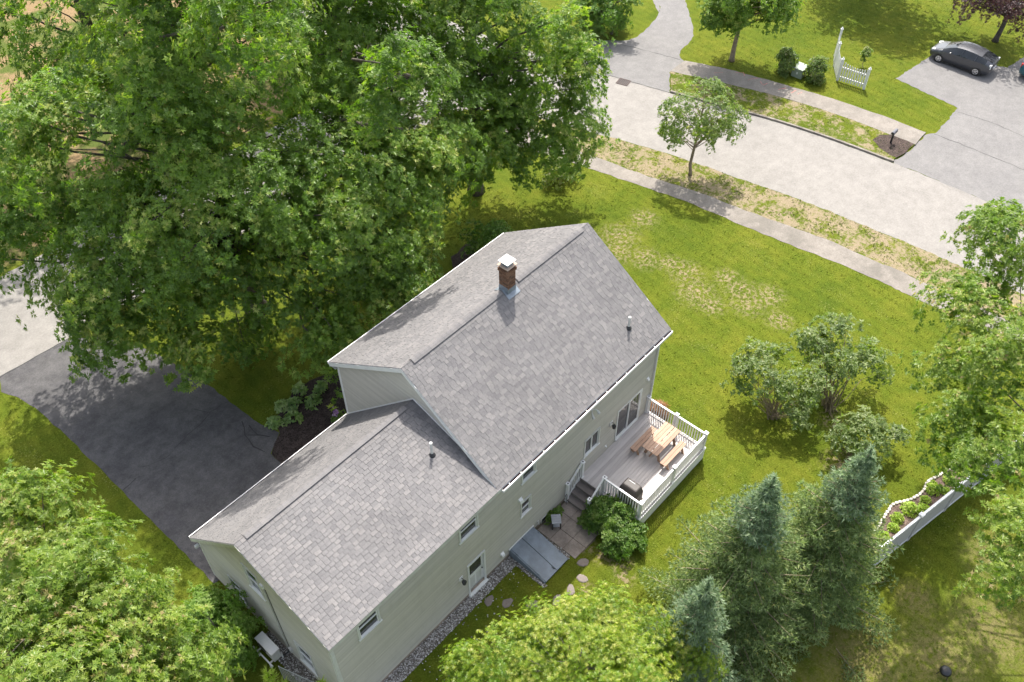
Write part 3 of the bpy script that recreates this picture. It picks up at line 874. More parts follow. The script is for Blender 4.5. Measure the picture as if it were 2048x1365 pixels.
mb.box(-OX+.02, L1+OX-.02, YE_R-.005, YE_R+.018, z-.22, z-.035); part('fascia', mb, M['trim'], roof_m)
mb = MB(); mb.box(-OX+.02, L1+OX-.02, YE_F-.018, YE_F+.005, z-.24, z-.05); part('fascia', mb, M['trim'], roof_m)
mb = MB(); mb.box(-OX+.021, L1+OX-.021, YE_R+.018, .03, z-.218, z-.195); mb.box(-OX+.021, L1+OX-.021, WM-.03, YE_F-.018, z-.218, z-.195); part('soffit', mb, M['soffit'], roof_m)
z = zwing(LYE_R)
mb = MB(); mb.box(-L2-OX+.02, -.20, LYE_R-.005, LYE_R+.018, z-.22, z-.035); part('fascia', mb, M['soffit'], roof_w)
mb = MB(); mb.box(-L2-OX+.021, -.20, LYE_R+.018, .03, z-.218, z-.195); part('soffit', mb, M['soffit'], roof_w)
z = zwing(LYE_F)
mb = MB(); mb.box(-L2-OX+.02, -.02, LYE_F-.018, LYE_F+.005, z-.24, z-.04); part('fascia', mb, M['trim'], roof_w)
# flashing where the wing roof meets the gable wall
mb = MB()
for ya, yb in ((.02, LYR), (LYR, WM-.02)):
    A, B = Vector((-.032, ya, zwing(ya)+.02)), Vector((-.032, yb, zwing(yb)+.02))
    mb.prism([A, B, B + Vector((0,0,.075)), A + Vector((0,0,.075))], (.012,0,0))
part('step_flashing', mb, M['metal_white'], roof_w)

# ---- shingles
EXPO = .142
WIDTHS = (.15, .20, .25, .32)
tabs = []   # (origin, ux, dn, nrm, width idx, tint idx, raised)
def shingle_plane(x0, x1, yr, zr, ye, ze, seed, par, xcut=None):
    rg = random.Random(seed)
    ridge = Vector((0, yr, zr)); eave = Vector((0, ye, ze))
    L = (eave - ridge).length; dn = (eave - ridge).normalized(); ux = Vector((1,0,0))
    nrm = ux.cross(dn)
    if nrm.z < 0: nrm = -nrm
    nc = int(round(L/EXPO)); ex = L/nc
    for c in range(nc):
        s_low = L - c*ex + .012
        x = x0 - rg.uniform(0, .2)
        run = rg.random(); hold = 0
        while x < x1:
            wi = rg.choice((0,1,1,2,2,3)); w = WIDTHS[wi]
            raised = rg.random() < .5
            if hold <= 0: run = rg.random(); hold = 1
            hold -= 1
            ti = min(7, max(0, int(run*8*.75 + (2.2 if raised else .2) + rg.gauss(0,.8))))
            a = max(x, x0); b = min(x + w, x1)
            if b - a > .03:
                full = (b - a) > w - 1e-6
                tabs.append((ridge + dn*s_low + ux*a, dn, nrm, b - a, wi if full else -1, ti, raised, ex, par))
            x += w
XW0 = -L2 - OX
shingle_plane(XW0, -.005, LYR, LZR, LYE_R, zwing(LYE_R), 1, roof_w)
shingle_plane(XW0, -.005, LYR, LZR, LYE_F, zwing(LYE_F), 2, roof_w)
shingle_plane(-OX, L1+OX, YR, ZR, YE_R, zmain(YE_R), 3, roof_m)
shingle_plane(-OX, L1+OX, YR, ZR, YE_F, zmain(YE_F), 4, roof_m)
def tab_geo(w, ex, raised):
    h = .017 if raised else .010
    g = .004
    return [(g,0,0),(w-g,0,0),(w-g,0,h),(g,0,h),(g,-(ex+.03),-.004),(w-g,-(ex+.03),-.004),(w-g,-(ex+.03),.002),(g,-(ex+.03),.002)]
TAB_F = [(0,1,2,3),(3,2,6,7),(0,3,7,4),(1,5,6,2)]
order = sorted(range(len(tabs)), key=lambda i: (tabs[i][0] - CAM_POS).length)
chosen = set([i for i in order if tabs[i][4] >= 0 and tabs[i][2].y < 0][:300])
tab_mesh = {}
stuff = {roof_m: ([],[],[]), roof_w: ([],[],[])}
for i, (o, dn, nrm, w, wi, ti, raised, ex, par) in enumerate(tabs):
    ux = Vector((1,0,0))
    if i in chosen:
        key = (wi, ti, raised)
        if key not in tab_mesh:
            tab_mesh[key] = np_mesh('shingle', [tuple(q) for q in tab_geo(WIDTHS[wi], ex, raised)], TAB_F, M['shingle'], tint=[ti/7]*4)
        ob = link(bpy.data.objects.new('shingle', tab_mesh[key]))
        # local -y runs up the slope, local z is the outward normal (x mirrored to stay right-handed)
        mx = Matrix(((-ux.x, dn.x, nrm.x),(-ux.y, dn.y, nrm.y),(-ux.z, dn.z, nrm.z)))
        m4 = mx.to_4x4(); m4.translation = o + ux*w - BASE[par]
        ob.parent = par; ob.matrix_local = m4
    else:
        V, F, T = stuff[par]; n = len(V)
        for (a, b, c) in tab_geo(w, ex, raised): V.append(tuple(o + ux*a + dn*b + nrm*c))
        for f in TAB_F: F.append(tuple(n + k for k in f)); T.append(ti/7)
for par, (V, F, T) in stuff.items():
    ob = np_part('shingles', V, F, M['shingle'], par, T); tag(ob, kind='stuff')

# ---- ridge vents with cap shingles
def ridge_caps(x0, x1, yr, zr, s_front, s_rear, par, seed, skip=None):
    rg = random.Random(seed)
    mb = MB(); hw = .15
    segs = [(x0, x1)] if skip is None else [(x0, skip[0]), (skip[1], x1)]
    for (p, q) in segs:
        mb.prism([(p, yr+hw-.02, zr-s_front*(hw-.02)+.005),(p, yr, zr+.028),(p, yr-hw+.02, zr-s_rear*(hw-.02)+.005),(p,yr,zr-.02)], (q-p,0,0))
    part('ridge_vent', mb, M['underlay'], par)
    me = {}
    for (p, q) in segs:
        x = p - .02
        while x < q - .1:
            w = .215; ti = rg.choice((2,3,4,4,5,5,6,7))
            if ti not in me:
                V = []
                for xx, dz in ((0, .044), (w+.03, .034)):
                    for (dy, zz) in ((hw, -s_front*hw+.022), (hw*.45, -s_front*hw*.40+.016), (0, 0), (-hw*.45, -s_rear*hw*.40+.016), (-hw, -s_rear*hw+.022)):
                        V.append((xx, dy, zz + dz)); 
                for xx, dz in ((0, .044-.014), (w+.03, .034-.014)):
                    for (dy, zz) in ((hw, -s_front*hw+.022), (-hw, -s_rear*hw+.022)): V.append((xx, dy, zz+dz))
                F = [(i, i+1, i+6, i+5) for i in range(4)] + [(4, 11, 13, 9), (10, 0, 5, 12), (0, 1, 2, 2), (2, 3, 4, 4), (10, 0, 4, 11)]
                F = [f for f in F if len(set(f)) == 4]
                me[ti] = np_mesh('ridge_cap', V, F, M['shingle'], tint=[ti/7]*len(F))
            ob = link(bpy.data.objects.new('ridge_cap', me[ti])); ob.parent = par
            ob.location = (x, yr, zr + rg.uniform(-.002,.002)); x += w
ridge_caps(.35, L1-.35, YR, ZR, SM, SM, roof_m, 5, skip=(4.75,5.75))
ridge_caps(-L2+.25, -.55, LYR, LZR, SLF, SLR, roof_w, 6)

# ---- chimney
CX, CY, CW = 5.24, 4.07, .43
ch = part('chimney', MB().box(CX-CW/2+.012, CX+CW/2-.012, CY-CW/2+.012, CY+CW/2-.012, 8.3, 10.06), M['mortar'], house)
bl, bh, bd, jt = .19, .058, .09, .012
bm_cache = {}
def add_brick(cx, cy, cz, lx, ly, par):
    key = (round(lx,3), round(ly,3))
    if key not in bm_cache:
        m2 = MB(); m2.box(-lx/2, lx/2, -ly/2, ly/2, -bh/2, bh/2); bm_cache[key] = m2.mesh('brick', M['brick'])
    ob = link(bpy.data.objects.new('brick', bm_cache[key])); ob.parent = par; ob.location = (cx, cy, cz)
z = 8.55; row = 0
while z < 10.02:
    hw = CW/2 + (.035 if z > 9.78 and z < 9.95 else 0)
    s = row % 2
    d = bd if s == 0 else 0
    # each side: bricks of half-bond; corners alternate
    for side in range(4):
        L = 2*hw - bd - jt
        start = -hw if (side % 2 == s) else -hw + bd + jt
        cuts = [0, .5, 1.0] if s == 0 else [0, .3, .8, 1.0]
        for a, b in zip(cuts[:-1], cuts[1:]):
            u0 = start + L*a + (jt/2 if a > 0 else 0); u1 = start + L*b - (jt/2 if b < 1 else 0)
            uc, ul = (u0+u1)/2, u1-u0
            if side % 2 == 0:
                sg = -1 if side == 0 else 1
                cc = uc if side == 0 else -uc
                add_brick(CX + cc, CY + sg*(hw - bd/2), z, ul, bd, ch)
            else:
                sg = -1 if side == 1 else 1
                cc = uc if side == 1 else -uc
                add_brick(CX + sg*(hw - bd/2), CY + (cc if side == 1 else cc), z, bd, ul, ch)
    z += bh + jt; row += 1
mb = MB(); mb.box(CX-.165,CX+.165,CY-.165,CY+.165,10.05,10.234); part('flue', mb, M['flash'], ch)
mb = MB(); mb.box(CX-.235,CX+.235,CY-.235,CY+.235,10.235,10.255); mb.prism([(CX-.195,CY-.195,10.255),(CX+.195,CY-.195,10.255),(CX+.195,CY+.195,10.255),(CX-.195,CY+.195,10.255)],(0,0,.02))
part('chimney_cap', mb, M['trim_grey'], ch)
mb = MB(); mb.box(CX-CW/2-.05,CX+CW/2+.05,CY-CW/2-.05,CY+CW/2+.05,10.03,10.055); part('crown', mb, M['mortar'], ch)
mb = MB()
for s in (-1,1):
    A = Vector((CX-CW/2-.05, CY+s*.02, zmain(CY)+.03)); 
    y1 = CY + s*(CW/2+.16); y0 = CY
    mb.prism([(CX-CW/2-.10,y0,zmain(y0)+.028),(CX-CW/2-.10,y1,zmain(y1)+.028),(CX-CW/2-.10,y1,zmain(y1)+.036),(CX-CW/2-.10,y0,zmain(y0)+.036)],(CW+.20,0,0))
    mb.box(CX-CW/2-.01,CX+CW/2+.01,*sorted((CY+s*(CW/2-.005),CY+s*(CW/2+.012))),8.6,9.02)
mb.box(CX-CW/2-.012,CX-CW/2+.005,CY-CW/2+.001,CY+CW/2-.001,8.6,9.10); mb.box(CX+CW/2-.005,CX+CW/2+.012,CY-CW/2+.001,CY+CW/2-.001,8.6,9.10)
part('flashing', mb, M['flash'], ch)

# ---- plumbing vents
for (x, y, zb, h, par) in ((8.44,.62,zmain(.62),.60,roof_m), (-.97,1.99,zwing(1.99),.68,roof_w)):
    mb = MB(); mb.lathe((x,y,zb-.1),[(.05,0),(.05,h+.1)],12); v = part('vent_pipe', mb, M['pipe'], par, smooth=False)
    mb = MB(); mb.lathe((x,y,zb-.02),[(.13,0),(.12,.03),(.07,.10),(.055,.13)],12); part('vent_boot', mb, M['boot'], par)
    mb = MB(); mb.lathe((x,y,zb+h-.002),[(.054,-.03),(.054,.01)],12); part('vent_collar', mb, M['trim_grey'], par)
# ---- gutters
def gutter(x0, x1, y, z, sgn, par, hangers=True):
    mb = MB(); o = sgn
    mb.box(x0, x1, *sorted((y+o*.001, y+o*.125)), z-.12, z-.105)
    mb.box(x0, x1, *sorted((y+o*.110, y+o*.125)), z-.105, z)
    mb.box(x0, x1, *sorted((y+o*.100, y+o*.130)), z, z+.012)
    for xx in (x0, x1-.008): mb.box(xx, xx+.008, *sorted((y, y+o*.110)), z-.104, z-.002)
    gt = part('gutter', mb, M['metal_white'], par)
    mb = MB(); mb.box(x0+.009, x1-.009, *sorted((y+o*.004, y+o*.108)), z-.104, z-.050); part('leaf_litter', mb, M['gutter_in'], gt)
    if hangers:
        k = x0 + .35
        while k < x1:
            mb = MB(); mb.box(k, k+.025, *sorted((y+o*.001, y+o*.108)), z-.012, z+.010); part('hanger', mb, M['metal_white'], gt); k += .61
    return gt
gutter(-.02, L1+OX-.01, YE_R-.006, zmain(YE_R)-.07, -1, roof_m)
gutter(-OX+.02, L1+OX-.02, YE_F+.006, zmain(YE_F)-.08, 1, roof_m, False)
gutter(-L2-OX+.02, -.04, LYE_F+.006, zwing(LYE_F)-.07, 1, roof_w, False)
# downspout at the far rear corner, and at the wing front
mb = MB(); mb.tube([(L1-.06,-.38,5.72),(L1-.06,-.30,5.60),(L1-.06,-.075,5.35),(L1-.06,-.075,.3),(L1-.06,-.18,.12)], .038, 8); part('downspout', mb, M['trim'], house)
mb = MB(); mb.tube([(-L2+.06,WL+.25,2.66),(-L2+.06,WL+.08,2.45),(-L2+.06,WL+.08,.2)], .035, 8); part('downspout', mb, M['trim'], house)
mb = MB(); mb.tube([(.10,WM+.30,5.70),(.10,WM+.08,5.45),(.10,WM+.08,2.9)], .035, 8); part('downspout', mb, M['trim'], house)

# ---- wall fittings
def lantern(x, z, lab):
    mb = MB(); mb.box(x-.09,x+.09,-.045,-.02,z-.06,z+.20); l = part('wall_lantern', mb, M['white'], house); l['label'] = lab
    mb = MB(); mb.tube([(x,-.045,z+.12),(x,-.12,z+.20),(x,-.19,z+.14)], .012, 6); mb.lathe((x,-.19,z-.14),[(.03,0),(.075,.03),(.085,.17)],8); part('lamp_glass', mb, M['black'], l)
    mb = MB(); mb.lathe((x,-.19,z+.031),[(.10,0),(.06,.06),(.02,.10)],8); part('lamp_cap', mb, M['black'], l)
lantern(-1.95, 1.78, 'black lantern beside the back door'); lantern(7.00, 2.40, 'black lantern beside the sliding door')
mb = MB(); mb.lathe((5.48,-.02,4.82),[(.06,0),(.06,-.04)],10,axis='y'); fl = part('flood_light', mb, M['trim'], house)
for s in (-1, 1):
    mb = MB(); mb.tube([(5.48,-.05,4.82),(5.48+s*.12,-.14,4.80),(5.48+s*.16,-.22,4.70),(5.48+s*.17,-.27,4.62)],[.015,.025,.055,.065],8); part('flood_head', mb, M['pipe'], fl)
for (x, z, s) in ((.27,.74,.14),(1.32,3.33,.16),(9.41,3.19,.12),(6.78,1.12,.07)):
    mb = MB(); mb.box(x-s/2-.02,x+s/2+.02,-.03,-.012,z-s/2-.02,z+s/2+.02); hv = part('vent_hood', mb, M['white'], house)
    mb = MB(); mb.prism([(x-s/2,-.03,z+s/2),(x-s/2,-.03,z-s/2),(x-s/2,-.03-s*.8,z-s/2),(x-s/2,-.03-s*.55,z+s/2-.03)],(s,0,0)); part('hood', mb, M['white'], hv)
mb = MB(); mb.box(2.62,3.32,-.035,-.010,.05,.36); bw = part('basement_window', mb, M['trim_grey'], house)
mb = MB(); mb.box(2.67,3.27,-.042,-.036,.09,.32); part('pane', mb, M['glass'], bw)
mb = MB(); mb.tube([(2.40,-.03,.45),(2.40,-.10,.42),(2.40,-.10,.33)], .018, 8); mb.box(2.36,2.44,-.07,-.03,.46,.56); part('hose_tap', mb, M['pipe'], house)
# conduit and line-set cover on the wing gable
mb = MB(); mb.box(-L2-.065,-L2-.018,3.28,3.36,.45,5.05); part('line_cover', mb, M['soffit'], house)
mb = MB(); mb.box(-L2-.09,-L2-.02,3.24,3.40,5.05,5.22); part('line_cover_cap', mb, M['white'], house)
mb = MB(); mb.tube([(-L2-.05,3.32,.46),(-L2-.08,3.30,.25),(-L2-.25,3.35,.16),(-L2-.45,3.55,.30)], .03, 8); part('hose', mb, M['black'], house)
mb = MB(); mb.tube([(-L2-.03,3.20,5.0),(-L2-.03,3.20,.5)], .012, 6); part('cable', mb, M['black'], house)
mb = MB(); mb.box(-L2-.10,-L2-.02,3.02,3.16,.55,.80); part('switch_box', mb, M['pipe'], house)
mb = MB(); mb.box(L1+.02,L1+.30,.25,.32,4.10,4.16); mb.box(L1+.20,L1+.36,.22,.35,4.02,4.14); part('camera_arm', mb, M['metal_white'], house)
mb = MB(); mb.box(-L2-.20,-L2-.05,WL+.02,WL+.10,2.35,2.50); part('corner_lamp', mb, M['metal_white'], house)
# ================================================================ DECK
DZ, DX0, DX1, DY = .75, 5.05, 9.75, -3.10
deck = thing('deck', (DX0, 0, 0), 'grey composite deck with white railing behind the house', 'deck')
nb = 22; bw_ = (-DY - .03)/nb
me = None
for k in range(nb):
    y1 = -.03 - k*bw_
    if me is None:
        m2 = MB(); m2.box(0, DX1-DX0, -bw_+.007, 0, -.028, 0); me = m2.mesh('deck_board', M['deck'])
    o = link(bpy.data.objects.new('deck_board', me)); o.parent = deck; o.location = (0, y1, DZ + random.Random(k).uniform(-.0015,.0015))
mb = MB(); mb.box(DX0+.02, DX1-.02, DY+.03, -.03, .06, DZ-.032); part('deck_base', mb, M['crack'], deck)
mb = MB()
clap(mb, lambda u, z: Vector((u, DY, z)), (0,-1,0), .05, DZ-.14, lambda z: DX0, lambda z: DX1)
clap(mb, lambda u, z: Vector((DX1, u, z)), (1,0,0), .05, DZ-.14, lambda z: DY, lambda z: 0)
clap(mb, lambda u, z: Vector((DX0, u, z)), (-1,0,0), .05, DZ-.14, lambda z: DY, lambda z: -1.2)
part('skirt', mb, M['white'], deck, fix=False)
mb = MB(); mb.box(DX0-.03,DX1+.03,DY-.035,DY-.005,DZ-.14,DZ-.004); mb.box(DX1+.005,DX1+.035,DY-.005,0,DZ-.14,DZ-.004); mb.box(DX0-.035,DX0-.005,DY-.005,-1.2,DZ-.14,DZ-.004)
part('rim_board', mb, M['white'], deck)

def post(x, y, z0, z1, par=deck):
    mb = MB(); mb.box(x-.06,x+.06,y-.06,y+.06,z0,z1); p = part('post', mb, M['white'], par)
    mb = MB(); mb.box(x-.085,x+.085,y-.085,y+.085,z1,z1+.03); mb.prism([(x-.075,y-.075,z1+.03),(x+.075,y-.075,z1+.03),(x+.075,y+.075,z1+.03),(x-.075,y+.075,z1+.03)],(0,0,.015)); part('post_cap', mb, M['white'], p)
    mb = MB(); mb.box(x-.028,x+.028,y-.028,y+.028,z1+.046,z1+.050); part('solar_cell', mb, M['black'], p)
    mb = MB(); mb.box(x-.08,x+.08,y-.08,y+.08,z0,z0+.05); part('post_skirt', mb, M['white'], p)
bal_me = MB().box(-.019,.019,-.019,.019,0,.75).mesh('baluster', M['white'])
def rail(a, b, zb, zt, n=None, slope=False):
    """a, b: (x,y,z_floor)"""
    A, B = Vector(a), Vector(b)
    d = (B - A); L = Vector((d.x, d.y, 0)).length; dh = Vector((d.x, d.y, 0)).normalized()
    A2, B2 = A + dh*.06, B - dh*.06
    for (nm, z, w, h) in (('top_rail', zt, .075, .05), ('bottom_rail', zb, .05, .05)):
        mb = MB(); mb.bar(A2 + Vector((0,0,z)), B2 + Vector((0,0,z)), w, h); part(nm, mb, M['white'], deck)
    k = n or int(L/.125)
    for i in range(k):
        t = (i + .5)/k
        q = A2.lerp(B2, t)
        o = link(bpy.data.objects.new('baluster', bal_me)); o.parent = deck
        o.location = Vector((q.x, q.y, q.z + zb + .02)) - BASE[deck]
        o.scale = (1, 1, (zt - zb - .03)/.75); o.rotation_euler = (0, 0, math.atan2(dh.y, dh.x))
PX0, PX1, PY = DX0+.06, DX1-.07, DY+.07
for (x, y) in ((PX1,-.09),(PX1,-1.55),(PX1,PY),((PX0+PX1)/2+.0,PY),(PX0,PY),(PX0,-1.22),(PX0,-.10)): post(x, y, DZ, DZ+1.03)
for (a, b) in (((PX1,-.09),(PX1,-1.55)),((PX1,-1.55),(PX1,PY)),((PX1,PY),((PX0+PX1)/2,PY)),(((PX0+PX1)/2,PY),(PX0,PY)),((PX0,PY),(PX0,-1.22))):
    rail((*a, DZ), (*b, DZ), .09, .95)
# stairs
RISE = DZ/4; RUN = .29
for k in range(1, 4):
    z = DZ - RISE*k; x1 = DX0 - RUN*(k-1) + .0; x0 = x1 - RUN - .03
    mb = MB(); mb.box(x0, x1-.001, -1.16, -.08, z-.03, z); part('tread', mb, M['tread'], deck)
    mb = MB(); mb.box(x1-.022, x1-.002, -1.15, -.09, z+.001, z+RISE-.031); part('riser', mb, M['tread'], deck)
mb = MB(); mb.box(DX0-3*RUN-.02, DX0-3*RUN-.002, -1.15, -.09, .02, RISE-.031); part('riser', mb, M['tread'], deck)
for y in (-1.17, -.075):
    mb = MB(); mb.prism([(DX0,y,DZ-.02),(DX0,y,.05),(DX0-.90,y,.03),(DX0-.90,y,RISE-.01)],(0,.018 if y < -.5 else -.018,0)); part('stringer', mb, M['trim'], deck)
SXB = DX0 - .86
for y in (-1.22, -.10):
    post(SXB, y, .03, 1.24)
    rail((SXB, y, .03), (PX0, y, DZ), .22, 1.05, n=6)

# ================================================================ PICNIC TABLE, BENCHES, GRILL
tb = thing('picnic_table', (8.4,-1.72,DZ), 'cedar picnic table with slatted top standing on the deck', 'table')
TZ = DZ + .74
for k in range(5):
    y0 = -1.30 - (k+1)*.152 - (.02 if k >= 3 else 0); 
    mb = MB(); mb.box(7.55, 9.28, y0+.006, y0+.150, TZ-.035, TZ); part('plank', mb, M['cedar'], tb, bevel=.004)
for x in (7.85, 8.98):
    for s in (-1, 1):
        mb = MB(); mb.bar((x, -1.70+s*.20, TZ-.036), (x, -1.70+s*.36, DZ+.0), .035, .12, up=(0,1,0)); part('leg', mb, M['cedar'], tb)
    mb = MB(); mb.box(x-.058, x-.019, -2.02, -1.38, TZ-.13, TZ-.036); part('cleat', mb, M['cedar'], tb)
mb = MB(); mb.box(7.60, 9.23, -1.73, -1.67, DZ+.30, DZ+.36); part('stretcher', mb, M['cedar'], tb)
def bench(y, lab, x0=7.48, x1=9.10):
    b = thing('bench', ((x0+x1)/2, y, DZ), lab, 'bench', 'cedar benches at the picnic table')
    for s in (-1, 1):
        mb = MB(); mb.box(x0, x1, y+s*.075-.07, y+s*.075+.07, DZ+.41, DZ+.445); part('plank', mb, M['cedar'], b, bevel=.004)
    for x in (x0+.22, x1-.22):
        for s in (-1, 1):
            mb = MB(); mb.bar((x, y+s*.05, DZ+.41), (x, y+s*.17, DZ), .035, .11, up=(0,1,0)); part('leg', mb, M['cedar'], b)
        mb = MB(); mb.box(x-.057,x-.018,y-.13,y+.13,DZ+.32,DZ+.41); part('cleat', mb, M['cedar'], b)
    mb = MB(); mb.box(x0+.06, x1-.06, y-.025, y+.025, DZ+.20, DZ+.25); part('stretcher', mb, M['cedar'], b)
bench(-2.40, 'sunlit cedar bench on the railing side of the picnic table', 7.55, 9.08)
bench(-1.02, 'shaded cedar bench on the house side of the picnic table', 7.34, 8.9)

M['cover'] = basic('brown_black_grill_cover', (.048,.040,.036), .55, .4, var=.2, vscale=4, fine=.05, bump=.2)
gr = thing('grill', (5.52,-2.25,DZ), 'barbecue grill under a dark brown fabric cover on the deck', 'grill')
def loft(mb, rings):
    n = len(rings[0]); b0 = len(mb.v)
    for r in rings: mb.v += [tuple(q) for q in r]
    for i in range(len(rings)-1):
        for k in range(n):
            q = (k+1) % n
            mb.f.append((b0+i*n+k, b0+i*n+q, b0+(i+1)*n+q, b0+(i+1)*n+k)); mb.mi.append(0)
    mb.f.append(tuple(b0+k for k in range(n-1,-1,-1))); mb.mi.append(0)
    e = b0+(len(rings)-1)*n; mb.f.append(tuple(e+k for k in range(n))); mb.mi.append(0)
    return mb
rg = random.Random(9)
def rr(cx, cy, z, hx, hy, n=20, wob=.0, p=5):
    out = []
    for k in range(n):
        t = 2*math.pi*k/n; c, s = math.cos(t), math.sin(t)
        x = abs(c)**(2/p)*math.copysign(1, c)*hx; y = abs(s)**(2/p)*math.copysign(1, s)*hy
        out.append(Vector((cx + x + rg.uniform(-wob,wob), cy + y + rg.uniform(-wob,wob), z)))
    return out
mb = MB()
loft(mb, [rr(5.50,-2.27,DZ+.16,.31,.46,wob=.03,p=9), rr(5.50,-2.27,DZ+.42,.28,.44,wob=.018,p=9), rr(5.50,-2.27,DZ+.72,.27,.43,wob=.006,p=10), rr(5.50,-2.27,DZ+.80,.28,.43,wob=.004,p=10), rr(5.53,-2.26,DZ+1.02,.215,.36,p=10), rr(5.54,-2.26,DZ+1.075,.185,.33,p=9), rr(5.54,-2.26,DZ+1.09,.14,.29,p=9)])
cv = part('cover', mb, M['cover'], gr, smooth=False, bevel=.012)
mb = MB(); mb.obox((5.63,-2.2,DZ+1.095),(.012,0,-.005),(0,.14,0),(0,0,.006)); part('cover_label', mb, M['white'], cv)
for x in (-.20,.20):
    for y in (-.36,.36):
        mb = MB(); mb.box(5.52+x-.025,5.52+x+.025,-2.25+y-.025,-2.25+y+.025,DZ,DZ+.32); part('leg', mb, M['black'], gr)

# ================================================================ BULKHEAD
M['bulk'] = basic('blue_grey_steel_paint', (.130,.158,.188), .45, .4, var=.22, vscale=2.2, fine=.05, fscale=40)
bk = thing('bulkhead_hatch', (1.43,0,0), 'blue grey sloping steel bulkhead hatch against the house wall', 'hatch')
bx0, bx1 = .70, 2.10
zt_, zl_ = .50, .12; yl_ = -1.86
mb = MB()
for x in (bx0, bx1-.06):
    mb.prism([(x,-.022,0),(x,-.022,zt_),(x,yl_,zl_),(x,yl_,0)],(.06,0,0))
mb.box(bx0+.061,bx1-.061,yl_,yl_+.05,0,zl_-.002); mb.box(bx0+.061,bx1-.061,-.07,-.022,0,zt_-.002)
part('side_frame', mb, M['bulk'], bk)
def bz(y): return zt_ + (zl_-zt_)*((y+.022)/(yl_+.022))
for a, b in ((bx0+.045, 1.395), (1.415, bx1-.01)):
    mb = MB(); up = Vector((0, (zt_-zl_), 1.84)).normalized()*.03
    up = Vector((0, -(zt_-zl_)/1.84, 1)).normalized()*.028
    mb.prism([(a,-.06,bz(-.06)+.004),(b,-.06,bz(-.06)+.004),(b,yl_-.03,bz(yl_-.03)+.004),(a,yl_-.03,bz(yl_-.03)+.004)], up)
    dl = part('door_leaf', mb, M['bulk'], bk, bevel=.006)
    for yy in (-.35, -1.45):
        mb = MB(); xx = a+.02 if a < 1 else b-.02
        mb.obox((xx, yy, bz(yy)+.04),(.02,0,0),(0,.07,-.014),(0,0,.008)); part('hinge', mb, M['flash'], dl)
mb = MB(); mb.obox((1.36,-1.72,bz(-1.72)+.05),(.012,0,0),(0,.07,-.014),(0,0,.012)); part('handle', mb, M['black'], bk)
mb = MB(); mb.box(bx0-.04,bx1+.04,-.06,-.021,zt_-.02,zt_+.045); part('head_flashing', mb, M['trim'], bk)

# ================================================================ SIDE TABLE on the patio
M['plastic_grey'] = basic('grey_plastic', (.30,.31,.33), .5, .4, var=.08)
st = thing('side_table', (2.98,-.52,.036), 'small grey side table with a slatted shelf on the patio', 'table')
ax, ay = Vector((.72,-.69,0)), Vector((.69,.72,0))
c = Vector((2.98,-.52,0))
mb = MB()
for k in range(4):
    o_ = -.165 + k*.11
    mb = MB(); mb.obox(c + ay*o_ + Vector((0,0,.50)), ax*.19, ay*.052, (0,0,.012)); part('slat', mb, M['plastic_grey'], st)
for i in (-1,1):
    for j in (-1,1):
        mb = MB(); mb.obox(c + ax*.16*i + ay*.185*j + Vector((0,0,.262)), ax*.02, ay*.02, (0,0,.225)); part('leg', mb, M['black'], st)
mb = MB(); mb.obox(c + Vector((0,0,.16)), ax*.138, ay*.16, (0,0,.01)); part('shelf', mb, M['plastic_grey'], st)
# garden stake by the wall
sk = thing('garden_stake', (4.02,-.22,.02), 'thin black shepherd hook stake by the deck stairs', 'stake')
mb = MB(); mb.tube([(4.02,-.22,.02),(4.02,-.22,.75),(3.98,-.22,.84),(3.92,-.22,.82),(3.91,-.22,.76)], .012, 6); part('hook', mb, M['black'], sk)
mb = MB(); mb.tube([(4.02,-.22,.28),(4.10,-.22,.28)], .010, 6); part('foot_bar', mb, M['black'], sk)

# ================================================================ HEAT PUMP UNIT
M['ac'] = basic('beige_unit_paint', (.52,.48,.44), .5, .4, var=.06)
ac = thing('heat_pump_unit', (-8.1,3.75,0), 'beige outdoor heat pump unit on a white stand beside the wing gable', 'heat pump')
mb = MB(); mb.box(-8.28,-7.96,3.28,4.22,.40,1.02); part('casing', mb, M['ac'], ac, bevel=.02)
mb = MB(); mb.box(-8.30,-7.94,3.26,4.24,1.02,1.045); part('lid', mb, M['metal_white'], ac)
mb = MB(); mb.lathe((-8.283,3.92,.70),[(.23,0),(.23,-.012),(.05,-.016)],20,axis='x'); part('fan_grille', mb, M['black'], ac)
mb = MB(); mb.box(-8.26,-7.98,3.265,3.279,.48,.95); part('service_panel', mb, M['pipe'], ac)
for y in (3.40, 4.10):
    for x in (-8.42, -7.90):
        mb = MB(); mb.box(x-.025,x+.025,y-.025,y+.025,0,.42); part('stand_leg', mb, M['white'], ac)
    mb = MB(); mb.box(-8.44,-7.88,y-.03,y+.03,.37,.40); part('stand_rail', mb, M['white'], ac)
mb = MB(); mb.box(-8.46,-8.41,3.18,4.32,.44,.49); part('front_bar', mb, M['white'], ac)

# wire fence section in front of the unit
wf = thing('wire_fence', (-8.2,2.1,0), 'low grey wire mesh fence near the wing corner', 'fence')
P0, P1 = Vector((-8.38,2.72,0)), Vector((-7.86,1.15,0))
M['wire'] = basic('galvanised_wire', (.42,.43,.43), .4, .5, metal=.5)
for k in range(3):
    q = P0.lerp(P1, k/2); mb = MB(); mb.tube([q, q+Vector((0,0,1.12))], .02, 8); part('post', mb, M['wire'], wf)
mb = MB(); mb.tube([P0+Vector((0,0,1.10)), P1+Vector((0,0,1.10))], .016, 8); part('top_rail', mb, M['wire'], wf)
mb = MB()
for k in range(12): 
    z = .08 + k*.088; mb.tube([P0+Vector((0,0,z)), P1+Vector((0,0,z))], .004, 4)
for k in range(21):
    q = P0.lerp(P1, k/20); mb.tube([q+Vector((0,0,.05)), q+Vector((0,0,1.09))], .004, 4)
part('wire_mesh', mb, M['wire'], wf)

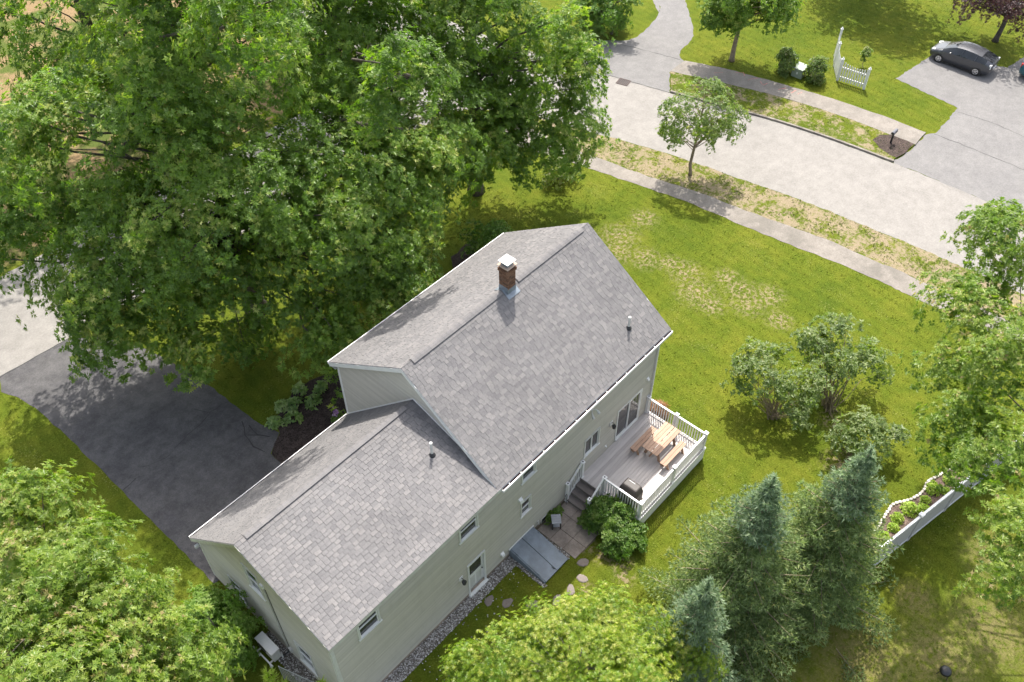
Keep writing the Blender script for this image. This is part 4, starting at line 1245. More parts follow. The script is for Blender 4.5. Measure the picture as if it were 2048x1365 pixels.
# ================================================================ WHITE PRIVACY FENCE
pf = thing('privacy_fence', (13.5, fy(13.5), 0), 'white vinyl privacy fence along the planting bed', 'fence')
xs = [8.62, 11.16, 13.70, 16.24, 18.78]
dF = Vector((1,-.2225,0)).normalized(); nF = Vector((dF.y*-1, dF.x, 0))
# fitted post spacing
xs = [9.5, 11.85, 14.12, 16.4, 18.7, 21.0]
for i, x in enumerate(xs):
    q = Vector((x, fy(x), 0))
    mb = MB(); mb.obox(q + Vector((0,0,.92)), dF*.065, nF*.065, (0,0,.92)); p_ = part('post', mb, M['fence_white'], pf)
    mb = MB(); mb.obox(q + Vector((0,0,1.86)), dF*.095, nF*.095, (0,0,.02)); mb.obox(q + Vector((0,0,1.89)), dF*.07, nF*.07, (0,0,.012)); part('post_cap', mb, M['white'], p_)
    if i < len(xs)-1:
        q2 = Vector((xs[i+1], fy(xs[i+1]), 0)); m_ = (q+q2)/2; h_ = (q2-q).length/2 - .065
        mb = MB(); mb.obox(m_ + Vector((0,0,1.76)), dF*h_, nF*.045, (0,0,.045)); part('top_rail', mb, M['white'], pf)
        mb = MB(); mb.obox(m_ + Vector((0,0,.12)), dF*h_, nF*.04, (0,0,.06)); part('bottom_rail', mb, M['white'], pf)
        nbd = 14
        for k in range(nbd):
            cx_ = m_ + dF*((k+.5)/nbd*2-1)*h_
            mb = MB(); mb.obox(cx_ + Vector((0,0,.95)), dF*(h_/nbd-.003), nF*.018, (0,0,.765)); part('board', mb, M['fence_white'], pf)

# ================================================================ PICKET FENCE CORNER (far lawn)
pk = thing('picket_fence', (41.9,7.4,0), 'white picket fence corner with scooped top on the far lawn', 'fence')
def picket_run(a, b, h0, h1, n, last=True):
    A, B = Vector((*a,0)), Vector((*b,0)); d = (B-A).normalized(); nn = Vector((-d.y,d.x,0))
    for z in (.32,.98):
        mb = MB(); mb.bar(A+Vector((0,0,z)), B+Vector((0,0,z)), .05, .09); part('rail', mb, M['white'], pk)
    for k in range(n):
        t = (k+.5)/n; q = A.lerp(B,t)
        s = (2*t-1)**2; h = (h0*(1-t) + h1*t) - .20*(1-s)
        w = .045
        mb = MB(); q = q + nn*.04
        mb.prism([q-d*w+Vector((0,0,.08)), q+d*w+Vector((0,0,.08)), q+d*w+Vector((0,0,h-.05)), q+Vector((0,0,h)), q-d*w+Vector((0,0,h-.05))], nn*.02); part('picket', mb, M['white'], pk)
    for q in ((A,h0),(B,h1)) if last else ((A,h0),):
        mb = MB(); mb.box(q[0].x-.06,q[0].x+.06,q[0].y-.06,q[0].y+.06,0,q[1]+.02); p_ = part('post', mb, M['white'], pk)
        mb = MB(); mb.lathe((q[0].x,q[0].y,q[1]+.02),[(.10,0),(.10,.02),(.05,.06),(.055,.10),(.02,.15)],10); part('finial', mb, M['white'], p_)
picket_run((41.05,5.35),(40.85,7.15),1.42,1.52,11,False)
picket_run((40.85,7.15),(42.3,8.15),1.52,1.65,13,False)
picket_run((42.3,8.15),(43.5,8.75),1.65,1.95,9,True)

# utility box
M['green_box'] = basic('green_cabinet', (.23,.27,.215), .5, .4, var=.08)
ub = thing('utility_box', (39.75,9.35,0), 'pale green utility cabinet between two round shrubs', 'utility box')
mb = MB(); mb.box(39.35,40.15,8.98,9.72,0,.62); part('cabinet', mb, M['green_box'], ub, bevel=.03)
mb = MB(); mb.prism([(39.31,8.94,.622),(40.19,8.94,.622),(40.19,9.76,.622),(39.31,9.76,.622)],(0,0,.05)); part('lid', mb, M['green_box'], ub)
mb = MB(); mb.box(39.335,39.349,9.28,9.36,.28,.42); part('notice', mb, M['white'], ub)

# mailbox
mbx = thing('mailbox', (36.55,1.32,.1), 'small dark mailbox on a post in the mulch bed by the street', 'mailbox')
mb = MB(); mb.box(36.50,36.60,1.27,1.37,.1,.78); part('post', mb, M['black'], mbx)
M['mail_grey'] = basic('mailbox_grey', (.10,.10,.115), .45, .4)
mb = MB(); prof = [Vector((36.30, 1.32+.10*math.cos(t), 0.87+.10*math.sin(t))) for t in [math.pi*k/8 for k in range(9)]] + [Vector((36.30,1.22,.79)),Vector((36.30,1.42,.79))]
prof = [Vector((36.30,1.42,.79))] + prof[:9] + [Vector((36.30,1.22,.79))]
mb.prism(prof, (.52,0,0)); part('box', mb, M['mail_grey'], mbx)
mb = MB(); mb.box(36.285,36.299,1.24,1.40,.805,.93); part('door', mb, M['black'], mbx)
mb = MB(); mb.box(36.60,36.66,1.19,1.21,.86,1.08); part('flag', mb, M['mail_grey'], mbx)
mb = MB(); mb.bar((36.55,1.32,.50),(36.38,1.32,.77),.05,.05); part('brace', mb, M['black'], mbx)

# kettle grill on the neighbour's lawn (dark domed thing)
kg = thing('kettle_grill', (7.5,-14.9,0), 'black covered kettle grill on the dry lawn beyond the spruces', 'grill')
mb = MB(); mb.lathe((7.5,-14.9,.14),[(.07,0),(.17,.08),(.21,.17)],14); part('bowl', mb, M['black'], kg, smooth=True)
mb = MB(); mb.lathe((7.5,-14.9,.315),[(.215,0),(.195,.07),(.12,.13),(.04,.15)],14); part('lid', mb, M['black'], kg, smooth=True)
for k in range(3):
    a = 2.1*k; mb = MB(); mb.tube([(7.5+.15*math.cos(a),-14.9+.15*math.sin(a),.25),(7.5+.22*math.cos(a),-14.9+.22*math.sin(a),0)], .014, 6); part('leg', mb, M['black'], kg)

# ================================================================ CARS
def car_paint(name, col):
    t = NT(name); t.set(tuple(col), .3, .5, .35); t.p.inputs['Coat Weight'].default_value = .6; t.p.inputs['Coat Roughness'].default_value = .05; return t.m
M['car_grey'] = car_paint('dark_grey_car_paint', (.060,.062,.070))
M['car_teal'] = car_paint('teal_car_paint', (.03,.13,.16))
M['car_glass'] = glass_mat('car_glass', (.012,.014,.016))
M['tyre'] = basic('tyre_rubber', (.02,.02,.021), .8)
M['rim'] = basic('alloy_rim', (.55,.55,.57), .3, .5, metal=.8)
M['lens'] = basic('headlight_lens', (.62,.62,.62), .15, .6)
M['tail'] = basic('tail_light', (.55,.02,.02), .2, .6)
def make_car(loc, heading, paint, label, L=4.15, tail='lens'):
    """hatchback; local +x forward. heading: angle of +x"""
    t = thing('parked_car', loc, label, 'car')
    t.rotation_euler = (0,0,heading)
    BASE[t] = Vector((0,0,0))
    k = L/4.46
    # stations: x, sill half width, belt half width, roof half width, z sill, z belt, z top, (top==belt on bonnet)
    S = [(-2.20,.62,.66,.50,.42,.80,1.00),(-2.12,.76,.80,.55,.26,.90,1.12),(-1.75,.83,.86,.58,.22,.97,1.24),(-1.30,.85,.875,.60,.20,1.00,1.36),(-.80,.855,.88,.61,.20,.985,1.445),(-.30,.855,.88,.615,.20,.965,1.48),
         (.10,.855,.88,.61,.20,.945,1.475),(.50,.855,.88,.595,.20,.93,1.41),(.95,.85,.875,.60,.20,.91,1.22),(1.35,.845,.865,.64,.20,.885,1.00),(1.62,.835,.85,.66,.22,.85,.905),(1.95,.80,.81,.60,.25,.76,.80),(2.15,.70,.70,.50,.28,.66,.69),(2.24,.52,.52,.38,.36,.56,.585)]
    rows = []
    for (x, ws, wb, wr, zs, zb, zt) in S:
        zm = zs + (zb-zs)*.55
        half = [(ws*.92, zs), (ws, zs+.10), (wb*1.01, zm), (wb, zb), (wb*.62+wr*.38, zb+(zt-zb)*.45), (wr*1.02, zb+(zt-zb)*.90), (wr*.55, zt), (0, zt+.012)]
        rows.append([Vector((x*k, y*k, z*k)) for y, z in half] + [Vector((x*k, -y*k, z*k)) for y, z in reversed(half[:-1])])
    n = len(rows[0])
    body, sideg, wind, back = MB(), MB(), MB(), MB()
    for i in range(len(rows)-1):
        for j in range(n-1):
            q = (rows[i][j], rows[i][j+1], rows[i+1][j+1], rows[i+1][j])
            side = j in (3,4) or j in (n-2-4, n-2-3)
            if side and 2 <= i <= 8: tgt = sideg
            elif j in (5,6,7,8) and i in (7,8): tgt = wind
            elif j in (5,6,7,8) and i in (1,2): tgt = back
            else: tgt = body
            tgt.quad(*q)
        body.quad(rows[i][0], rows[i+1][0], rows[i+1][n-1], rows[i][n-1])
    body.quad(*rows[0]); body.quad(*rows[-1][::-1])
    def weld(o):
        import bmesh
        bm = bmesh.new(); bm.from_mesh(o.data); bmesh.ops.remove_doubles(bm, verts=bm.verts, dist=.001); bmesh.ops.recalc_face_normals(bm, faces=bm.faces)
        for f in bm.faces: f.smooth = True
        bm.to_mesh(o.data); bm.free(); return o
    b = weld(part('body', body, paint, t)); 
    weld(part('side_glass', sideg, M['car_glass'], t)); weld(part('windscreen', wind, M['car_glass'], t)); weld(part('rear_glass', back, M['car_glass'], t))
    # pillars and trim
    for s in (-1, 1):
        for (x0, z0, y0, x1, z1, y1) in ((.02,.95,.885,-.06,1.41,.66),(-.98,1.0,.885,-1.02,1.36,.665)):
            mb = MB(); mb.bar((x0*k,s*y0*k,z0*k),(x1*k,s*(y1+.012)*k,z1*k),.06*k,.03*k,up=(1,0,0)); part('pillar', mb, paint, t)
        mb = MB(); mb.obox((.72*k,s*.95*k,.98*k),(.05*k,0,0),(0,.075*k,0),(0,0,.05*k)); part('mirror', mb, paint, t, bevel=.015)
        mb = MB(); mb.obox((1.98*k,s*.60*k,.72*k),(.13*k,-s*.05*k,-.03*k),(.03*k,s*.13*k,0),(0,0,.07*k)); part('headlight', mb, M['lens'], t, bevel=.02)
        mb = MB(); mb.obox((-2.10*k,s*.70*k,.88*k),(.07*k,0,0),(0,.10*k,0),(0,0,.15*k)); part('tail_light', mb, M[tail], t, bevel=.02)
        mb = MB(); mb.box(-1.0*k,1.1*k,*sorted((s*.845*k,s*.872*k)),.19*k,.25*k); part('sill_trim', mb, M['black'], t)
        for xx in (-.32,): 
            mb = MB(); mb.box(xx*k,(xx+.17)*k,*sorted((s*.878*k,s*.90*k)),.80*k,.825*k); part('door_handle', mb, paint, t)
        for x in (-1.30, 1.40):
            mb = MB(); mb.lathe((x*k, s*(.80)*k - (.1*k if s > 0 else -.1*k), .315*k),[(.36*k,0),(.36*k,s*.175*k)],20,axis='y'); part('wheel_arch', mb, M['black'], t)
            mb = MB(); mb.lathe((x*k, s*.70*k, .30*k),[(.20*k,0),(.295*k,s*.01),(.30*k,s*.04*k),(.30*k,s*.15*k),(.285*k,s*.185*k),(.20*k,s*.187*k)],24,axis='y'); w = part('wheel', mb, M['tyre'], t)
            mb = MB(); mb.lathe((x*k, s*.80*k, .30*k),[(.205*k,0),(.205*k,s*.092*k),(.18*k,s*.097*k),(.06*k,s*.10*k)],24,axis='y'); r_ = part('rim', mb, M['rim'], w)
            mb = MB()
            for a in range(5):
                th = 2*math.pi*(a+.5)/5; mb.obox((x*k+.12*k*math.cos(th), s*.901*k, (.30+.12*math.sin(th))*k),(.03*k*math.cos(th+1.57),0,.03*k*math.sin(th+1.57)),(.05*k*math.cos(th),0,.05*k*math.sin(th)),(0,.003,0))
            part('spoke_gap', mb, M['black'], w)
    mb = MB(); mb.obox((-2.16*k,0,1.02*k),(.05*k,0,0),(0,.50*k,0),(0,0,.014*k)); part('spoiler', mb, paint, t)
    mb = MB(); mb.obox((-2.215*k,0,.62*k),(.015*k,0,0),(0,.26*k,0),(0,0,.06*k)); part('number_plate', mb, M['white'], t)
    mb = MB(); mb.box(2.05*k,2.26*k,-.45*k,.45*k,.28*k,.40*k); part('grille', mb, M['black'], t)
    return t
make_car((48.12,1.92,.012), math.pi/2, M['car_grey'], 'dark grey hatchback parked at the edge of the facing driveway')
make_car((49.75,-3.45,.012), -math.pi/2, M['car_teal'], 'teal car cut off by the right edge of the frame, red tail light showing', tail='tail')
# ================================================================ TREES AND PLANTS
def unit(v): return v/np.maximum(np.linalg.norm(v, axis=-1, keepdims=True), 1e-9)

LEAF = {
 # lists of triangles in (along, side, lift) for a unit-length leaf
 'oak': ([(0,0,0),(.50,.13,.03),(1,0,-.10),(.50,-.13,.03),(.22,.05,.01),(.62,.40,-.02),(.55,.08,.03),(.22,-.05,.01),(.62,-.40,-.02),(.55,-.08,.03)],
         [(0,1,2),(0,2,3),(4,5,6),(7,9,8)]),
 'kite': ([(0,0,0),(.45,.26,.05),(1,0,-.08),(.45,-.26,.05)], [(0,1,2),(0,2,3)]),
 'star': ([(0,.05,0),(.95,0,-.06),(0,-.05,0),(.1,.0,.0),(.55,.48,-.03),(.38,.02,.02),(.1,0,0),(.38,-.02,.02),(.55,-.48,-.03)], [(0,1,2),(3,4,5),(6,7,8)]),
 'blade': ([(0,.05,0),(1,0,-.05),(0,-.05,0)], [(0,1,2)]),
 'strap': ([(0,.06,0),(.5,.10,.12),(1,0,-.15),(.5,-.10,.12),(0,-.06,0)], [(0,1,4),(1,3,4),(1,2,3)]),
}

def foliage(pos, dirs, leaf, nleaf, size, rng, spread=(50,95), droop=.15, tint=None, tjit=.18, width=1.0):
    """rosettes of leaves; returns V, F, tint"""
    tv, tf = LEAF[leaf]; tv = np.array(tv, float); tf = np.array(tf)
    n = len(pos); N = n*nleaf
    P = np.repeat(pos, nleaf, 0); D = np.repeat(unit(dirs), nleaf, 0)
    ref = np.where(np.abs(D[:,2:3]) < .9, np.array([[0,0,1.]]), np.array([[1.,0,0]]))
    U = unit(np.cross(D, ref)); W = np.cross(D, U)
    a = np.tile(np.arange(nleaf)*2*np.pi/nleaf, n) + np.repeat(rng.uniform(0, 6.28, n), nleaf) + rng.normal(0, .3, N)
    th = np.radians(rng.uniform(spread[0], spread[1], N))
    Lx = D*np.cos(th)[:,None] + (U*np.cos(a)[:,None] + W*np.sin(a)[:,None])*np.sin(th)[:,None]
    Lx[:,2] -= droop*rng.uniform(.3, 1.5, N); Lx = unit(Lx)
    Nn = unit(D - Lx*np.sum(D*Lx, 1, keepdims=True) + rng.normal(0, .28, (N,3)))
    Sd = unit(np.cross(Lx, Nn)); Nn = np.cross(Sd, Lx)
    sz = size*rng.uniform(.7, 1.25, N)
    V = P[:,None,:] + sz[:,None,None]*(tv[None,:,0,None]*Lx[:,None,:] + width*tv[None,:,1,None]*Sd[:,None,:] + tv[None,:,2,None]*Nn[:,None,:])
    k = len(tv)
    F = (tf[None] + (np.arange(N)*k)[:,None,None]).reshape(-1,3)
    if tint is None: tint = rng.uniform(.2,.7,n)
    T = np.clip(np.repeat(tint, nleaf) + rng.normal(0, tjit, N), 0, 1)
    return V.reshape(-1,3), F, np.repeat(T, len(tf))

def crown_points(blobs, n_bough, per, br, rng, up=.6, dome=.5, inner=.2, depth=.3, zmin=None):
    """boughs on the blobs' skins, rosette positions spread over each bough"""
    blobs = np.array(blobs, float)
    area = (blobs[:,3]*blobs[:,4] + blobs[:,4]*blobs[:,5] + blobs[:,3]*blobs[:,5])
    C, O = [], []
    tries = 0
    while len(C) < n_bough and tries < n_bough*30:
        tries += 1
        b = blobs[rng.choice(len(blobs), p=area/area.sum())]
        d = unit(rng.normal(size=3)); 
        f = 1 - abs(rng.normal(0, depth))*.6 if rng.random() > inner else rng.uniform(.25,.8)
        p = b[:3] + d*b[3:6]*max(f,.1)
        if zmin is not None and p[2] < zmin: continue
        q = (p[None] - blobs[:,:3])/blobs[:,3:6]
        if f > .8 and np.min(np.linalg.norm(q,axis=1)) < .72: continue
        C.append(p); O.append(unit(d/b[3:6]))
    C = np.array(C); O = np.array(O); nb = len(C)
    Wd = unit(O*(1-up) + np.array([0,0,1.])*up + rng.normal(0,.12,(nb,3)))
    ref = unit(rng.normal(size=(nb,3)))
    # long axis of the bough follows the outward direction
    U = unit(O - Wd*np.sum(O*Wd,1,keepdims=True) + .15*ref); Vv = np.cross(Wd,U)
    r = br*rng.uniform(.65,1.3,nb)
    pp = np.maximum(4, (per*(r/br)**2*rng.uniform(.7,1.2,nb))).astype(int)
    idx = np.repeat(np.arange(nb), pp); n = len(idx)
    rho = np.sqrt(rng.random(n))**.8; a = rng.uniform(0,6.28,n)
    # lobed bough outline
    lob = 1 + .28*np.sin(a*3 + idx*1.7) + .16*np.sin(a*7 + idx)
    x = rho*np.cos(a)*lob*1.25; y = rho*np.sin(a)*lob*.85
    h = dome*(1 - rho**2) + rng.normal(0,.13,n) - .12*rho
    R = r[idx][:,None]
    P = C[idx] + R*(U[idx]*x[:,None] + Vv[idx]*y[:,None] + Wd[idx]*h[:,None])
    D = unit(Wd[idx]*1.0 + .55*(U[idx]*x[:,None] + Vv[idx]*y[:,None]) + .25*O[idx] + rng.normal(0,.22,(n,3)))
    return C, O, r, P, D, idx

def limbs(trunk_pts, trunk_rad, tips, rng, r0=.05, start=(.25,.95), sides=5, multi=None, frac=.45):
    mb = MB()
    TP = [Vector(p) for p in trunk_pts]
    if multi is None:
        mb.tube(TP, trunk_rad, 10)
    zs = [p.z for p in TP]
    for t in tips:
        if rng.random() > frac: continue
        t = Vector(t)
        if multi is None:
            zt = min(max(t.z - Vector((t.x-TP[0].x, t.y-TP[0].y, 0)).length*rng.uniform(.45,.85), zs[0] + (zs[-1]-zs[0])*start[0]), zs[0] + (zs[-1]-zs[0])*start[1])
            for i in range(len(TP)-1):
                if TP[i].z <= zt <= TP[i+1].z:
                    s = TP[i].lerp(TP[i+1], (zt-TP[i].z)/max(TP[i+1].z-TP[i].z,1e-6)); break
            else: s = TP[-1]
        else:
            s = Vector(multi) + Vector((rng.normal(0,.12), rng.normal(0,.12), 0))
        d = t - s
        m1 = s + d*.35 + Vector((rng.normal(0,.16)*d.length*.5, rng.normal(0,.16)*d.length*.5, d.length*.06))
        m2 = s + d*.7 + Vector((rng.normal(0,.12)*d.length*.5, rng.normal(0,.12)*d.length*.5, d.length*.05))
        rr0 = min(r0*(.4 + .16*d.length), r0*2.2)
        mb.tube([s, m1, m2, t], [rr0, rr0*.7, rr0*.45, rr0*.16], sides, cap=False)
    return mb

def tree(name, base, height, blobs, label, cat, mat, leaf='oak', nleaf=6, size=.2, n_bough=150, per=120, br=1.2, seed=1, trunk_r=.28, lean=(0,0), group=None,
         bark='bark', tint0=.42, droop=.18, spread=(45,95), multi=False, r0=.06, up=.6, dome=.5, inner=.2, tipfrac=0.0, start=(.22,.95), width=1.0, zmin=None, tvar=.16, lfrac=.45):
    rng = np.random.default_rng(seed)
    t = thing(name, (*base, 0), label, cat, group)
    C, O, r, P, D, idx = crown_points(blobs, n_bough, per, br, rng, up=up, dome=dome, inner=inner, zmin=zmin)
    bt = np.clip(rng.normal(tint0, tvar, len(C)), .05, .95)
    tint = np.clip(bt[idx] + rng.normal(0,.10,len(P)), 0, 1)
    if tipfrac > 0: tint = np.where(rng.random(len(P)) < tipfrac, rng.uniform(.85,1,len(P)), tint)
    V, F, T = foliage(P, D, leaf, nleaf, size, rng, spread=spread, droop=droop, tint=tint, width=width)
    np_part('crown', V, F, M[mat], t, T)
    B = Vector((*base, 0)); top = B + Vector((lean[0], lean[1], height*.9))
    pts = [B + (top - B)*f + Vector((math.sin(f*5+seed)*.12*(f>.05), math.cos(f*4+seed)*.12*(f>.05), 0)) for f in (0,.03,.12,.3,.5,.7,.88,1)]
    rad = [trunk_r*q for q in (1.5,1.15,1,.85,.66,.45,.22,.08)]
    mb = limbs(pts, rad, C, rng, r0=r0, multi=(base[0],base[1],0) if multi else None, start=start, frac=lfrac)
    tr = part('trunk' if not multi else 'stems', mb, M[bark], t, smooth=True, fix=False)
    return t

# --- the big oaks along the side street
tree('oak_tree', (2.6,18.6), 22, [(2.6,18.4,14.5,4.2,4.2,4.2),(1.2,16.0,9.5,5.0,4.4,3.6),(-2.6,19.2,7.0,3.4,3.6,2.8),(4.8,14.2,8.0,4.0,3.4,3.0),(-.8,15.6,4.8,3.0,2.4,2.0),(3.4,12.6,5.0,2.8,2.0,2.0),(-4.0,18.0,4.6,1.9,2.2,1.5),(-2.0,14.9,3.6,1.7,1.5,1.1),(4.9,11.3,4.6,2.4,1.4,1.7),(2.8,18.4,19,2.8,2.8,2.8),(-1.4,20.2,11,3.2,2.9,3.0),(.2,17.2,12,3.6,3.4,2.8),(2.6,12.2,18.2,2.3,1.9,1.6),(2.4,11.5,3.0,1.5,1.1,1.0),(.8,14.4,6.4,2.3,1.5,1.7),(-4.6,20.2,12.6,2.4,2.2,2.0),(-4.8,21.6,9.0,2.4,2.2,1.9)],
     'largest oak, its crown hanging over the dark driveway', 'tree', 'oak', n_bough=400, per=58, br=1.15, size=.25, seed=11, trunk_r=.42, group='tall oaks along the side street', tvar=.22, dome=.4, tipfrac=.05)
tree('oak_tree', (9.6,18.4), 20, [(9.6,17.8,12.5,3.6,3.8,4.2),(8.0,14.6,7.6,3.4,3.2,3.0),(10.9,15.0,8.0,3.0,3.2,2.9),(7.2,12.0,5.4,2.4,1.9,2.0),(9.8,18.0,17,2.4,2.4,2.4),(11,15.6,5.0,2.6,2.6,2.0),(6.4,11.0,14.0,2.2,1.4,1.5),(12.8,18.5,12,2.3,2.3,3.2)],
     'oak behind the middle of the main roof, between the two biggest oaks', 'tree', 'oak', n_bough=235, per=56, br=1.1, size=.25, seed=12, trunk_r=.34, group='tall oaks along the side street', tint0=.48, tvar=.2, dome=.4)
tree('oak_tree', (16.75,16.9), 19, [(16.8,16.4,10.5,3.1,3.2,4.0),(18.6,13.8,8.0,2.5,2.5,2.5),(15.2,14.8,6.2,2.4,2.4,2.4),(18.8,13.2,4.6,2.2,2.2,1.8),(16.2,14.6,3.4,2.2,1.8,1.3),(16.8,17,15,2.4,2.4,2.8),(18.2,11.6,10.6,1.7,1.6,1.5),(14.6,15.8,11,2.0,2.0,2.4)],
     'oak with a bare straight trunk standing on the lawn beside the street corner', 'tree', 'oak', n_bough=185, per=54, br=1.05, size=.25, seed=13, trunk_r=.36, group='tall oaks along the side street', inner=.12, zmin=2.3, tvar=.2, dome=.4)
tree('oak_tree', (-9.5,37), 20, [(-8.5,36,13,5,5,5.5),(-6.5,34.5,8,3.5,3,3.5)], 'oak across the side street in the top left corner', 'tree', 'oak', n_bough=120, per=36, br=1.35, size=.32, seed=14, trunk_r=.4, group='tall oaks along the side street', tint0=.36)
tree('oak_tree', (6.5,36), 19, [(6.0,35,11,6,5.5,6),(5,32.5,6,4.5,3,3)], 'oak across the side street, mostly hidden by the largest oak', 'tree', 'oak', n_bough=95, per=34, br=1.35, size=.32, seed=15, trunk_r=.4, group='tall oaks along the side street', tint0=.38)
tree('oak_tree', (19.5,37), 18, [(19.5,35.5,10,5.5,5,6),(22,33.5,7,3,3,3)], 'oak across the side street behind the oak with the bare trunk', 'tree', 'oak', n_bough=85, per=34, br=1.35, size=.32, seed=16, trunk_r=.36, group='tall oaks along the side street', tint0=.44)
# --- lower left and lower centre crowns near the camera
tree('oak_tree', (-13.4,3.4), 12.5, [(-13.2,3.6,8.6,2.6,2.8,2.4),(-11.6,1.6,8.4,1.5,1.5,1.4),(-11.9,6.6,8.4,1.5,1.6,1.4),(-11.6,8.0,9.2,1.2,1.0,1.1),(-14.2,1.6,9.8,2.2,2.0,1.8),(-11.5,4.0,7.4,1.2,1.5,1.1),(-11.5,1.2,7.4,.9,.9,.9),(-12.4,4.2,9.8,1.9,2.1,1.5)],
     'sunlit oak crown filling the lower left corner', 'tree', 'oak_light', n_bough=190, per=46, br=.72, size=.18, nleaf=7, seed=21, trunk_r=.26, tipfrac=.05, tint0=.50, r0=.035, up=.6, dome=.55, inner=.12)
tree('maple_tree', (-3.6,-6.6), 9.0, [(-3.4,-6.0,5.9,2.0,1.9,1.9),(-1.4,-6.6,5.2,1.5,1.4,1.5),(-5.4,-3.9,4.8,1.2,1.2,1.3),(-2.4,-4.6,4.4,1.2,1.0,1.1),(-.2,-7.8,4.6,1.2,1.2,1.4),(-4.4,-4.9,5.8,1.3,1.2,1.3),(-3.0,-7.6,6.8,1.7,1.4,1.5)],
     'lime green maple crown at the bottom edge in front of the rear wall', 'tree', 'maple_lime', leaf='star', n_bough=230, per=62, br=.55, size=.125, nleaf=6, seed=22, trunk_r=.16, tint0=.50, tipfrac=.05, r0=.022, up=.6, dome=.45, tvar=.26)
# --- right edge oak
tree('oak_tree', (15.5,-17.0), 15, [(18.0,-8.9,10.2,1.7,1.4,1.3),(15.4,-8.9,9.4,1.3,1.1,1.1),(13.9,-10.1,9.6,1.5,1.4,1.2),(12.6,-10.2,8.6,.9,.8,.8),(12.2,-11.9,10.4,1.5,1.4,1.2),(10.6,-11.1,8.4,1.2,.9,.8),(9.7,-12.4,9.2,1.3,1.1,1.1),(7.9,-13.3,9.0,1.1,1.0,1.0),(6.4,-14.2,9.2,1.1,1.0,1.0),(12.5,-14.2,11,1.3,1.3,1.2),(16.2,-16.4,11.4,3.0,2.8,2.4),(18.4,-12.6,11.0,2.0,1.9,1.6)],
     'oak reaching over the privacy fence from the right edge', 'tree', 'oak_light', n_bough=205, per=46, br=.74, size=.18, seed=23, trunk_r=.3, tint0=.34, inner=.08, tipfrac=.02, start=(.3,.9), r0=.03, lfrac=.16)
# --- street trees
tree('young_tree', (26.07,8.63), 6.2, [(26.1,8.7,4.2,1.9,2.0,1.55),(25.3,9.5,3.4,1.3,1.3,.9),(26.9,7.6,3.5,1.3,1.4,.95)], 'young round tree on the near street verge', 'tree', 'street_leaf', leaf='kite', n_bough=95, per=30, br=.42, size=.125, nleaf=5, seed=31, trunk_r=.09, bark='bark_pale', tint0=.5, r0=.035, up=.5, start=(.22,.8), inner=.1, tipfrac=.03, zmin=2.3)
tree('young_tree', (38.39,13.65), 8.5, [(38.4,13.6,5.3,2.5,2.7,2.3),(37.6,14.6,4.1,1.7,1.7,1.2),(39.2,12.3,4.4,1.8,1.8,1.3)], 'full round tree on the far lawn beside the neighbour driveway', 'tree', 'oak', leaf='kite', n_bough=130, per=60, br=.62, size=.17, nleaf=5, seed=32, trunk_r=.15, bark='bark_pale', tint0=.5, start=(.2,.85), zmin=2.4)
tree('purple_maple', (52.6,1.4), 9, [(52.6,1.2,3.8,2.6,2.9,1.9),(51.6,3.2,3.0,1.6,1.5,1.1)], 'purple leaved maple behind the dark grey car', 'tree', 'purple', leaf='star', n_bough=90, per=44, br=.7, size=.18, nleaf=5, seed=33, trunk_r=.16, tint0=.4, zmin=1.5)
tree('lawn_tree', (52.5,11.5), 12, [(53.5,12.0,7.5,3.6,4.4,3.2),(52,8.5,6.5,2.6,2.4,2.2)], 'tree beyond the top edge casting shade on the far lawn', 'tree', 'oak', leaf='kite', n_bough=80, per=60, br=1.0, size=.22, nleaf=5, seed=35, trunk_r=.2)
tree('round_shrub', (35.9,21.9), 4.4, [(35.9,22.2,2.2,1.8,1.8,1.7),(34.9,22.9,1.9,1.4,1.4,1.3)], 'dense shrub on the lawn tongue beside the neighbour driveway', 'shrub', 'shrub', leaf='kite', n_bough=70, per=55, br=.5, size=.15, nleaf=5, seed=34, trunk_r=.08, tint0=.55)
# --- lilac clump in the back lawn
LG = 'lilac bushes in the back lawn'
tree('lilac_bush', (13.7,-4.2), 3.4, [(13.9,-3.2,2.5,1.5,1.3,.75),(13.3,-2.7,1.9,.9,.9,.7),(14.3,-4.6,2.3,1.1,1.1,.7),(13.6,-4.9,1.3,.8,.8,.6)], 'left lilac bush with a large cast shadow on the lawn', 'shrub', 'lilac', leaf='kite', n_bough=80, per=15, br=.36, size=.15, nleaf=5, seed=41, multi=True, r0=.034, bark='bark_pale', group=LG, tint0=.5, inner=.08, trunk_r=.05)
tree('lilac_bush', (15.8,-5.9), 3.7, [(17.0,-4.9,2.7,1.5,1.4,.8),(17.6,-6.4,2.1,1.0,1.2,.7),(16.4,-4.2,2.9,.9,.9,.6),(15.7,-5.3,2.5,.9,.9,.6)], 'tallest lilac bush, middle of the clump, bare stems over brown soil', 'shrub', 'lilac', leaf='kite', n_bough=88, per=15, br=.36, size=.15, nleaf=5, seed=42, multi=True, r0=.032, bark='bark_pale', group=LG, tint0=.46, inner=.05, trunk_r=.05)
tree('lilac_bush', (14.0,-7.9), 2.3, [(14.5,-8.0,1.4,1.1,1.1,.6),(13.9,-7.3,1.0,.8,.8,.5),(15.1,-8.7,1.2,.8,.8,.5)], 'smallest lilac bush behind the right spruce', 'shrub', 'lilac', leaf='kite', n_bough=46, per=16, br=.34, size=.15, nleaf=5, seed=43, multi=True, r0=.022, bark='bark_pale', group=LG, tint0=.55, inner=.05, trunk_r=.05)
